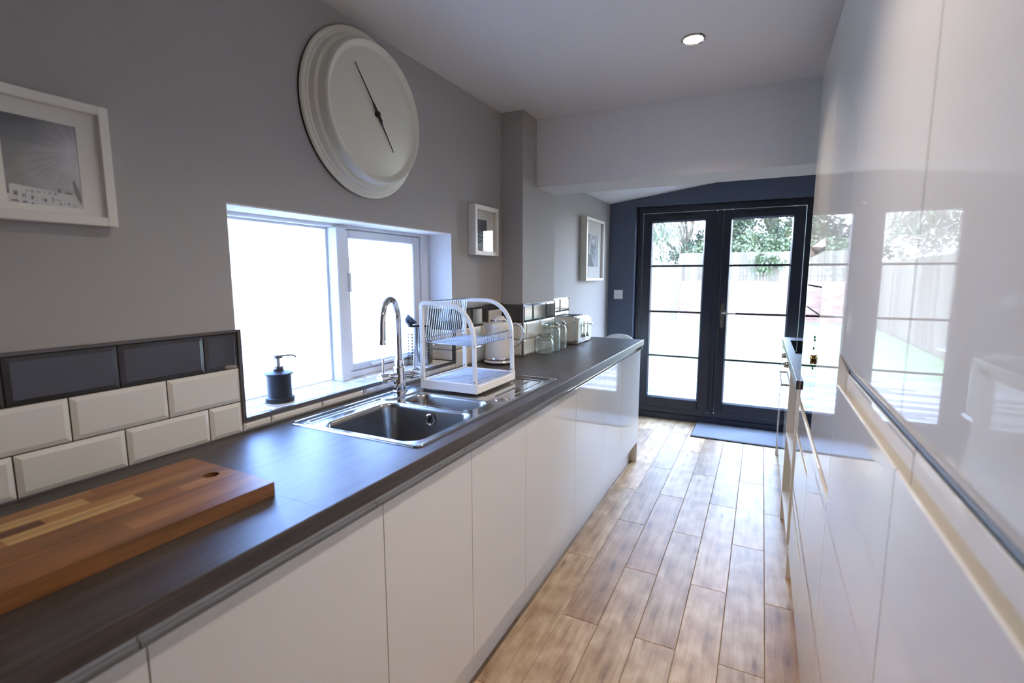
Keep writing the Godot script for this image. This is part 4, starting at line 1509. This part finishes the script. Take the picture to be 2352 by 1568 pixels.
func jar(c: Vector3, r: float, h: float, label: String) -> void:
	var t := thing("glass_jar", c, label, "jar", "clip-top glass jars")
	var s := S()
	var g := 0.0028
	var y := h - 0.024
	lathe(s, poly([0.0, 0.001, r - 0.010, 0.001, r - 0.003, 0.004, r, 0.012, r, y - 0.022, r - 0.002, y - 0.012, r - 0.009, y - 0.005, r - 0.010, y - 0.001, r - 0.008, y, r - 0.012, y, r - 0.0125, y - 0.006, r - g - 0.003, y - 0.014, r - g, y - 0.024, r - g, 0.015, r - g - 0.003, 0.008, r - 0.013, 0.006, 0.0, 0.0065]), 56, c)
	obj("glass_body", s, M.jar_glass, t)
	s = S()
	lathe(s, poly([r - 0.014, y + 0.0006, r - 0.004, y + 0.0006, r - 0.004, y + 0.0042, r - 0.014, y + 0.0042]), 48, c)
	obj("rubber_seal", s, M.rubber, t)
	s = S()
	lathe(s, poly([0.0, y + 0.005, r - 0.006, y + 0.005, r - 0.005, y + 0.007, r - 0.005, y + 0.013, r - 0.007, y + 0.016, r - 0.012, y + 0.018, r - 0.014, h, r - 0.018, h, r - 0.020, h - 0.004, 0.0, h - 0.005]), 48, c)
	obj("glass_lid", s, M.jar_lid, t)
	s = S()
	tube(s, arc(c + Vector3(0, y + 0.0105, 0), Vector3(1, 0, 0), Vector3(0, 0, 1), 0, TAU, 40).slice(0, 40).map(func(p: Vector3) -> Vector3: return c + Vector3(0, y + 0.0105, 0) + (p - c - Vector3(0, y + 0.0105, 0)) * (r - 0.0035)), 0.0013, 6, true)
	tube(s, arc(c + Vector3(0, y - 0.008, 0), Vector3(1, 0, 0), Vector3(0, 0, 1), 0, TAU, 40).slice(0, 40).map(func(p: Vector3) -> Vector3: return c + Vector3(0, y - 0.008, 0) + (p - c - Vector3(0, y - 0.008, 0)) * (r - 0.005)), 0.0013, 6, true)
	# the clip stands at the right, the hinge at the left
	var d := Vector3(0.9, 0, -0.44).normalized()
	var e := Vector3(0.44, 0, 0.9).normalized()
	for k in [-1, 1]:
		var b: Vector3 = c + e * 0.009 * k + Vector3(0, y, 0)
		tube(s, [b + d * (r - 0.002) + Vector3(0, 0.010, 0), b + d * (r + 0.006) + Vector3(0, 0.004, 0), b + d * (r + 0.004) + Vector3(0, -0.009, 0), b + d * (r + 0.008) + Vector3(0, -0.026, 0)], 0.0014, 6)
		tube(s, [b - d * (r - 0.002) + Vector3(0, 0.010, 0), b - d * (r + 0.005) + Vector3(0, 0.002, 0), b - d * (r - 0.001) + Vector3(0, -0.008, 0)], 0.0014, 6)
	for k in [[d, r + 0.008, -0.026], [d, r + 0.004, -0.009], [-d, r + 0.005, 0.002]]:
		var m: Vector3 = c + k[0] * k[1] + Vector3(0, y + k[2], 0)
		rod(s, m - e * 0.011, m + e * 0.011, 0.0014, 6)
	obj("wire_clip", s, M.wire_steel, t)


func jars() -> void:
	jar(Vector3(-1.135, 0.9105, -2.70), 0.053, 0.112, "short clip-top glass jar, the nearest of the three empty jars")
	jar(Vector3(-1.135, 0.9105, -2.812), 0.051, 0.172, "tall clip-top glass jar in the middle of the three empty jars")
	jar(Vector3(-1.137, 0.9105, -2.930), 0.051, 0.172, "tall clip-top glass jar farthest back, next to the toaster")


func toaster() -> void:
	var t := thing("toaster", Vector3(-1.19, 0.9105, -3.28), "white four-slice toaster with a chrome end beside the glass jars", "toaster")
	var x0 := -1.318
	var x1 := -1.072
	var z0 := -3.135
	var z1 := -3.425
	var s := S()
	box(s, Vector3(x0 + 0.01, 0.912, z0 - 0.01), Vector3(x1 - 0.008, 0.928, z1 + 0.01), 0.006)
	for k: Array in [[x0 + 0.03, z0 - 0.03], [x1 - 0.03, z0 - 0.03], [x0 + 0.03, z1 + 0.03], [x1 - 0.03, z1 + 0.03]]:
		rod(s, Vector3(k[0], 0.9106, k[1]), Vector3(k[0], 0.913, k[1]), 0.010, 12)
	obj("foot", s, M.kettle_white, t)
	# the shell: a rounded top in the plane of z and y, drawn along x
	s = S()
	var shell := func(a: float, b: float, grow: float, m: SurfaceTool) -> void:
		var pl := PackedVector2Array()
		for q: Array in [[z0 - 0.046, 1.050, 0.0, PI / 2], [z1 + 0.046, 1.050, PI / 2, PI]]:
			for k in 11:
				var an: float = lerpf(q[2], q[3], k / 10.0)
				pl.append(Vector2(q[0] + cos(an) * (0.046 + grow), q[1] + sin(an) * (0.040 + grow)))
		pl.append(Vector2(z1 - grow, 0.930))
		pl.append(Vector2(z0 + grow, 0.930))
		prism(m, pl, 0, a, b)
	shell.call(x0 + 0.02, x1 - 0.034, 0.0, s)
	obj("shell", s, M.kettle_white, t)
	s = S()
	shell.call(x1 - 0.0338, x1 - 0.026, 0.0012, s)
	shell.call(x0 + 0.012, x0 + 0.0198, 0.0012, s)
	obj("trim", s, M.chrome, t)
	s = S()
	shell.call(x1 - 0.0258, x1 - 0.006, -0.005, s)
	obj("end_cap", s, M.kettle_white, t)
	s = S()
	box(s, Vector3(x0 + 0.04, 1.0888, z0 - 0.035), Vector3(x1 - 0.05, 1.0935, z1 + 0.035), 0.002)
	obj("top_plate", s, M.chrome, t)
	s = S()
	for k in 4:
		var z := z0 - 0.060 - 0.057 * k
		box(s, Vector3(x0 + 0.05, 1.0937, z + 0.012), Vector3(x1 - 0.06, 1.0945, z - 0.012))
	obj("slot", s, M.hole, t)
	s = S()
	box(s, Vector3(x1 - 0.0055, 0.935, z0 - 0.125), Vector3(x1 - 0.002, 1.060, z1 + 0.125), 0.001)
	for z in [z0 - 0.075, z1 + 0.075]: box(s, Vector3(x1 - 0.0055, 0.950, z + 0.010), Vector3(x1 - 0.003, 1.055, z - 0.010), 0.001)
	obj("control_plate", s, M.chrome, t)
	for z in [z0 - 0.075, z1 + 0.075]:
		s = S()
		box(s, Vector3(x1 - 0.003, 1.030, z + 0.018), Vector3(x1 + 0.026, 1.038, z - 0.018), 0.003)
		obj("lever", s, M.chrome, t)
	for z in [z0 - 0.112, z1 + 0.112]:
		s = S()
		lathe(s, poly([0.014, 0.0, 0.0135, 0.012, 0.011, 0.014, 0.0, 0.014]), 20, Vector3(x1 - 0.003, 0.962, z), Basis(Vector3(0, 1, 0), Vector3(1, 0, 0), Vector3(0, 0, 1)))
		obj("browning_knob", s, M.steel, t)


# ---------------------------------------------------------------- dish rack
func build_rack() -> void:
	var t := thing("dish_rack", Vector3(-1.077, 0.916, -1.755), "white two-tier dish rack with steel wires on the sink drainer", "dish rack")
	var xa := -1.208
	var xb := -0.945
	var za := -1.590
	var zb := -1.920
	var lo := 0.9165
	var s := S()
	box(s, Vector3(xa, lo, za), Vector3(xb, 0.952, za - 0.014), 0.0015)
	box(s, Vector3(xa, lo, zb + 0.014), Vector3(xb, 0.952, zb), 0.0015)
	box(s, Vector3(xa, lo, za - 0.014), Vector3(xa + 0.014, 0.952, zb + 0.014), 0.0015)
	box(s, Vector3(xb - 0.012, lo, za - 0.014), Vector3(xb, 0.944, zb + 0.014), 0.0015)
	box(s, Vector3(xa + 0.014, lo + 0.001, za - 0.014), Vector3(xb - 0.012, lo + 0.004, zb + 0.014))
	obj("tray", s, M.rack_white, t)
	# end frames: flat bars bent into an arch
	for z: float in [za - 0.0005, zb + 0.0125]:
		var outer := [Vector2(xa + 0.001, 0.952), Vector2(xa + 0.001, 1.245)]
		var inner := [Vector2(xa + 0.016, 0.952), Vector2(xa + 0.016, 1.236)]
		for k in 7:
			var a := lerpf(PI, PI / 2, k / 6.0)
			outer.append(Vector2(xa + 0.021 + cos(a) * 0.020, 1.2455 + sin(a) * 0.020))
			inner.append(Vector2(xa + 0.024 + cos(a) * 0.008, 1.2415 + sin(a) * 0.009))
		for k in 17:
			var a := lerpf(PI / 2, 0.0, k / 16.0)
			outer.append(Vector2(-1.090 + cos(a) * 0.137, 1.120 + sin(a) * 0.1455))
			inner.append(Vector2(-1.090 + cos(a) * 0.123, 1.120 + sin(a) * 0.1305))
		outer.append(Vector2(-0.949, 0.952))
		inner.append(Vector2(-0.964, 0.952))
		s = S()
		for k in outer.size() - 1:
			var quad := PackedVector2Array([outer[k], outer[k + 1], inner[k + 1], inner[k]])
			for d: Array in [[z, 1], [z - 0.012, -1]]:
				Q(s, Vector3(quad[0].x, quad[0].y, d[0]), Vector3(quad[1].x, quad[1].y, d[0]), Vector3(quad[2].x, quad[2].y, d[0]), Vector3(quad[3].x, quad[3].y, d[0]), Vector3(0, 0, d[1]))
			var mid := Vector2(-1.08, 1.0)
			Q(s, Vector3(quad[0].x, quad[0].y, z), Vector3(quad[1].x, quad[1].y, z), Vector3(quad[1].x, quad[1].y, z - 0.012), Vector3(quad[0].x, quad[0].y, z - 0.012), Vector3(quad[0].x - mid.x, quad[0].y - mid.y, 0))
			Q(s, Vector3(quad[3].x, quad[3].y, z), Vector3(quad[2].x, quad[2].y, z), Vector3(quad[2].x, quad[2].y, z - 0.012), Vector3(quad[3].x, quad[3].y, z - 0.012), Vector3(mid.x - quad[3].x, mid.y - quad[3].y, 0))
		var fr := obj("end_frame", s, M.rack_white, t)
		s = S()
		for p: Array in [[xa + 0.0085, 1.236], [xa + 0.0085, 1.104], [-0.9565, 1.100], [xa + 0.0085, 0.962], [-0.9565, 0.962]]:
			rod(s, Vector3(p[0], p[1], z - 0.0130), Vector3(p[0], p[1], z + 0.0016), 0.003, 10)
		obj("screw", s, M.wire_steel, fr)
	# upper tier: bent wires from the plate rack at the back to a low lip at the front
	var wire := S()
	var pts := [Vector3(-1.160, 1.262, 0), Vector3(-1.168, 1.262, 0), Vector3(-1.172, 1.258, 0), Vector3(-1.194, 1.122, 0), Vector3(-1.192, 1.108, 0), Vector3(-1.182, 1.100, 0), Vector3(-0.975, 1.096, 0), Vector3(-0.967, 1.100, 0), Vector3(-0.965, 1.106, 0), Vector3(-0.965, 1.122, 0), Vector3(-0.969, 1.127, 0), Vector3(-0.976, 1.126, 0)]
	tube(wire, pts, 0.0017, 6)
	var mesh := wire.commit()
	for k in 19:
		inst("wire", mesh, M.wire_steel, t, Transform3D(Basis(), Vector3(0, 0, za - 0.024 - 0.0157 * k)))
	for b: Array in [[-1.1635, 1.2655], [-1.1962, 1.118], [-1.150, 1.0950], [-0.9630, 1.100], [-0.9735, 1.1295]]:
		s = S()
		rod(s, Vector3(b[0], b[1], za - 0.0135), Vector3(b[0], b[1], zb + 0.0135), 0.0023, 8)
		obj("rail", s, M.wire_steel, t)
	# lower tier
	wire = S()
	tube(wire, [Vector3(xa + 0.018, 0.9475, 0), Vector3(-0.985, 0.9475, 0), Vector3(-0.974, 0.951, 0), Vector3(-0.964, 0.949, 0), Vector3(-0.9590, 0.9475, 0)], 0.0017, 6)
	mesh = wire.commit()
	for k in 21:
		inst("tray_wire", mesh, M.wire_steel, t, Transform3D(Basis(), Vector3(0, 0, za - 0.022 - 0.0143 * k)))
	for x in [-1.16, -1.0]:
		s = S()
		rod(s, Vector3(x, 0.9437, za - 0.0145), Vector3(x, 0.9437, zb + 0.0145), 0.002, 8)
		obj("rail", s, M.wire_steel, t)


# ---------------------------------------------------------------- garden
func leaf_mesh(l: float, w: float, bend: float) -> ArrayMesh:
	O = Vector3.ZERO
	var s := S()
	var p := [Vector3(0, 0, 0), Vector3(w / 2, 0.2 * w, l * 0.45), Vector3(0, -bend, l), Vector3(-w / 2, 0.2 * w, l * 0.45), Vector3(0, 0.0, l * 0.5)]
	for k in 4:
		T3(s, p[k], p[(k + 1) % 4], p[4], Vector3.UP)
	return s.commit()


# a crown of leaves gathered in clumps; tones is a list of linear colours
func crown(t: Node3D, rng: RandomNumberGenerator, c: Vector3, r: Vector3, clumps: int, per: int, spread: float, leaf: ArrayMesh, tones: Array, droop: float) -> void:
	var mm := MultiMesh.new()
	mm.transform_format = MultiMesh.TRANSFORM_3D
	mm.use_colors = true
	mm.mesh = leaf
	mm.instance_count = clumps * per
	var at := 0
	for k in clumps:
		var d := Vector3(rng.randfn(), rng.randfn(), rng.randfn()).normalized()
		var m := c + d * r * pow(rng.randf_range(0.25, 1.0), 0.4)
		var tone: Color = tones[rng.randi_range(0, tones.size() - 1)]
		for i in per:
			var o := Vector3(rng.randfn(), rng.randfn() * 0.7, rng.randfn()) * spread
			var f := (d * 0.6 + Vector3(rng.randfn(), rng.randfn() * 0.7 - droop, rng.randfn())).normalized()
			var up := Vector3(rng.randfn() * 0.5, 1, rng.randfn() * 0.5).normalized()
			var x := up.cross(f).normalized()
			var b := Basis(x, f.cross(x), f).scaled(Vector3.ONE * rng.randf_range(0.7, 1.3))
			mm.set_instance_transform(at, Transform3D(b, m + o - Vector3(0, absf(o.x + o.z) * droop * 0.5, 0) - O))
			var v := rng.randf_range(0.75, 1.25)
			mm.set_instance_color(at, Color(tone.r * v, tone.g * v, tone.b * v))
			at += 1
	var mi := MultiMeshInstance3D.new()
	mi.name = "foliage"
	mi.multimesh = mm
	mi.material_override = M.leaf
	mi.set_meta("kind", "stuff")
	t.add_child(mi, true)


func tree(called: String, base: Vector3, label: String, h: float, r: float, rng: RandomNumberGenerator) -> Node3D:
	var t := thing(called, base, label, "tree" if called != "shrub" else "shrub")
	var s := S()
	var pts := []
	for k in 7: pts.append(base + Vector3(sin(k * 0.9) * 0.05 * h / 3, h * k / 6.0, cos(k * 1.3) * 0.05 * h / 3))
	tube(s, pts, r, 10)
	for k in 6:
		var a := rng.randf() * TAU
		var p: Vector3 = pts[3 + k % 3]
		tube(s, [p, p + Vector3(cos(a), 0.7, sin(a)) * h * 0.14, p + Vector3(cos(a) * 1.3, 1.5, sin(a) * 1.3) * h * 0.18], r * 0.4, 6)
	obj("trunk", s, M.bark, t)
	return t


func build_garden() -> void:
	var rng := RandomNumberGenerator.new()
	rng.seed = 99
	var t: Node3D
	var s: SurfaceTool
	# decking
	t = thing("decking", Vector3(-1.2, -0.2, -6.7), "pale timber decking just outside the French doors", "decking")
	s = S()
	for k in 8: box(s, Vector3(-5.9 + 1.3 * k, -0.19, -5.07), Vector3(-5.85 + 1.3 * k, -0.072, -8.28))
	obj("joist", s, M.deck_1, t)
	for k in 22:
		var z := -5.075 - 0.146 * k
		var x := -2.4
		while x < 3.2:
			var x2 := minf(x + rng.randf_range(0.9, 2.6), 3.4)
			s = S()
			box(s, Vector3(x + 0.002, -0.07, z), Vector3(x2 - 0.002, -0.042 + rng.randf_range(-0.001, 0.001), z - 0.140), 0.003)
			obj("deck_board", s, M["deck_%d" % rng.randi_range(0, 3)], t)
			x = x2
	# lawn
	t = thing("lawn", Vector3(0, -0.2, -13), "green lawn between the decking and the brick wall", "lawn")
	s = S()
	box(s, Vector3(-2.5, -0.2, -8.30), Vector3(5.0, -0.06, -17.85))
	box(s, Vector3(-2.5, -0.25, -5.06), Vector3(5.0, -0.205, -8.295))
	obj("turf", s, M.lawn_soil, t)
	var mm := MultiMesh.new()
	mm.transform_format = MultiMesh.TRANSFORM_3D
	mm.mesh = leaf_mesh(0.045, 0.006, 0.01)
	O = t.position
	mm.instance_count = 16000
	for k in 16000:
		var p := Vector3(rng.randf_range(-2.48, 3.0), -0.061, -8.32 - 9.4 * pow(rng.randf(), 1.4))
		var b := Basis.from_euler(Vector3(-PI / 2 + rng.randfn() * 0.35, rng.randf() * TAU, 0)).scaled(Vector3.ONE * rng.randf_range(0.7, 1.4))
		mm.set_instance_transform(k, Transform3D(b, p - O))
	var mi := MultiMeshInstance3D.new()
	mi.name = "grass"
	mi.multimesh = mm
	mi.material_override = M.grass
	mi.set_meta("kind", "stuff")
	t.add_child(mi, true)
	# brick wall with a brick-on-edge top
	t = thing("brick_wall", Vector3(-0.7, -0.1, -17.95), "low red brick wall at the end of the garden", "wall")
	s = S()
	box(s, Vector3(-2.49, -0.1, -17.885), Vector3(1.25, 1.196, -18.0))
	obj("mortar", s, M.mortar, t)
	var stretcher := S()
	box(stretcher, O + Vector3(-0.1075, -0.0325, -0.05), O + Vector3(0.1075, 0.0325, 0.05), 0.002)
	var sm := stretcher.commit()
	var edge := S()
	box(edge, O + Vector3(-0.0325, -0.05, -0.06), O + Vector3(0.0325, 0.05, 0.06), 0.002)
	var em := edge.commit()
	var kinds := ["brick_a", "brick_b", "brick_c"]
	for row in 15:
		var x := -2.38 + (0.1125 if row % 2 else 0.0)
		while x < 1.12:
			inst("brick", sm, M[kinds[rng.randi_range(0, 2)]], t, Transform3D(Basis(), Vector3(x, -0.03 + 0.075 * row, -17.930 + rng.randf_range(-0.001, 0.002)) - O))
			x += 0.225
	var x := -2.45
	while x < 1.22:
		inst("brick", em, M[kinds[rng.randi_range(0, 2)]], t, Transform3D(Basis(), Vector3(x, 1.145, -17.935) - O))
		x += 0.0765
	# board fences
	var along := S()
	O = Vector3.ZERO
	box(along, Vector3(-0.0475, 0, -0.008), Vector3(0.0475, 1, 0.008), 0.002)
	var bm := along.commit()
	t = thing("fence", Vector3(-0.6, 1.2, -18.03), "weathered board fence standing above the brick wall", "fence")
	s = S()
	box(s, Vector3(-2.6, 1.35, -18.05), Vector3(1.6, 1.41, -18.09))
	box(s, Vector3(-2.6, 1.95, -18.05), Vector3(1.6, 2.01, -18.09))
	obj("fence_rail", s, M.fence_1, t)
	for k in 42:
		var at := Vector3(-2.55 + 0.0985 * k, 1.20, -18.035 + 0.004 * (k % 2))
		inst("fence_board", bm, M["fence_%d" % rng.randi_range(0, 2)], t, Transform3D(Basis().scaled(Vector3(1, 0.94 + rng.randf_range(-0.012, 0.012), 1)), at - O))
	t = thing("fence", Vector3(-2.56, -0.1, -11.5), "tall sunlit board fence along the left side of the garden", "fence")
	s = S()
	box(s, Vector3(-2.60, 0.25, -5.2), Vector3(-2.64, 0.31, -18.0))
	box(s, Vector3(-2.60, 1.55, -5.2), Vector3(-2.64, 1.61, -18.0))
	obj("fence_rail", s, M.fence_1, t)
	for k in 128:
		var at := Vector3(-2.565 - 0.004 * (k % 2), -0.1, -5.25 - 0.0995 * k)
		inst("fence_board", bm, M["fence_%d" % rng.randi_range(0, 2)], t, Transform3D(Basis(Vector3.UP, PI / 2).scaled(Vector3(1, 1.86 + rng.randf_range(-0.012, 0.012), 1)), at - O))
	# round garden table, seen only in the gloss of the tall units
	var c := Vector3(-1.52, -0.041, -6.05)
	t = thing("garden_table", c, "small round garden table on the decking, mirrored in the tall units", "table")
	s = S()
	lathe(s, poly([0.0, 0.695, 0.31, 0.695, 0.318, 0.700, 0.318, 0.712, 0.312, 0.716, 0.0, 0.716]), 48, c)
	obj("tabletop", s, M.steel_dull, t)
	for k in 3:
		var a := TAU * k / 3 + 0.2
		s = S()
		tube(s, [c + Vector3(cos(a) * 0.10, 0.694, sin(a) * 0.10), c + Vector3(cos(a) * 0.05, 0.36, sin(a) * 0.05), c + Vector3(cos(a) * 0.28, 0.006, sin(a) * 0.28)], 0.010, 8)
		obj("leg", s, M.black, t)
	# trees and shrubs
	var broad := leaf_mesh(0.105, 0.07, 0.02)
	var needle := leaf_mesh(0.26, 0.022, 0.08)
	var small := leaf_mesh(0.10, 0.07, 0.02)
	t = tree("conifer", Vector3(-3.5, -0.1, -12.6), "pale weeping conifer hanging over the left fence", 5.0, 0.16, rng)
	crown(t, rng, Vector3(-3.15, 4.05, -12.6), Vector3(1.35, 2.1, 2.2), 200, 90, 0.22, needle, [Color(0.10, 0.14, 0.085), Color(0.17, 0.165, 0.135), Color(0.07, 0.10, 0.06), Color(0.21, 0.185, 0.165)], 1.6)
	var green := [Color(0.0127, 0.0231, 0.0105), Color(0.0209, 0.0347, 0.0138), Color(0.0324, 0.0462, 0.0187), Color(0.0105, 0.0198, 0.0127)]
	t = tree("broadleaf_tree", Vector3(-2.9, -0.1, -21.0), "dark green leafy tree behind the fence, beside the conifer", 4.6, 0.2, rng)
	crown(t, rng, Vector3(-2.7, 3.6, -20.8), Vector3(2.2, 2.2, 1.6), 150, 130, 0.26, broad, green, 0.2)
	t = tree("broadleaf_tree", Vector3(0.3, -0.1, -21.5), "mid green leafy tree behind the middle of the fence", 4.6, 0.2, rng)
	crown(t, rng, Vector3(0.0, 3.2, -21.2), Vector3(2.0, 1.7, 1.5), 130, 130, 0.25, broad, [green[0], green[1], green[2], Color(0.0462, 0.0622, 0.0275)], 0.2)
	t = tree("broadleaf_tree", Vector3(2.6, -0.1, -22.0), "bluish dark tree behind the right end of the fence, with sky showing through", 5.4, 0.22, rng)
	crown(t, rng, Vector3(2.3, 4.2, -21.6), Vector3(2.0, 2.2, 1.6), 70, 130, 0.24, broad, [Color(0.0105, 0.0176, 0.0138), Color(0.0160, 0.0253, 0.0176), Color(0.0231, 0.0347, 0.0187)], 0.2)
	var light := [Color(0.0600, 0.0786, 0.0324), Color(0.0737, 0.0902, 0.0462), Color(0.0462, 0.0671, 0.0253)]
	t = tree("shrub", Vector3(-0.3, -0.1, -18.9), "light green shrub leaning over the fence above the door handle", 2.2, 0.05, rng)
	crown(t, rng, Vector3(-0.3, 2.35, -18.7), Vector3(0.75, 0.42, 0.4), 34, 100, 0.13, broad, light, 0.4)
	t = tree("shrub", Vector3(1.0, -0.1, -18.9), "light green shrub leaning over the right end of the fence", 2.2, 0.05, rng)
	crown(t, rng, Vector3(1.0, 2.4, -18.7), Vector3(0.8, 0.45, 0.4), 34, 100, 0.13, broad, light, 0.4)
	t = tree("shrub", Vector3(-1.7, -0.1, -18.9), "light green shrub leaning over the fence beside the conifer", 2.1, 0.05, rng)
	crown(t, rng, Vector3(-1.6, 2.2, -18.7), Vector3(0.6, 0.35, 0.4), 22, 100, 0.13, broad, light, 0.4)
	t = tree("shrub", Vector3(0.15, -0.1, -18.3), "climbing plant hanging down the middle of the fence", 2.1, 0.02, rng)
	crown(t, rng, Vector3(0.15, 1.85, -17.92), Vector3(0.32, 0.28, 0.06), 12, 34, 0.09, small, light, 0.6)
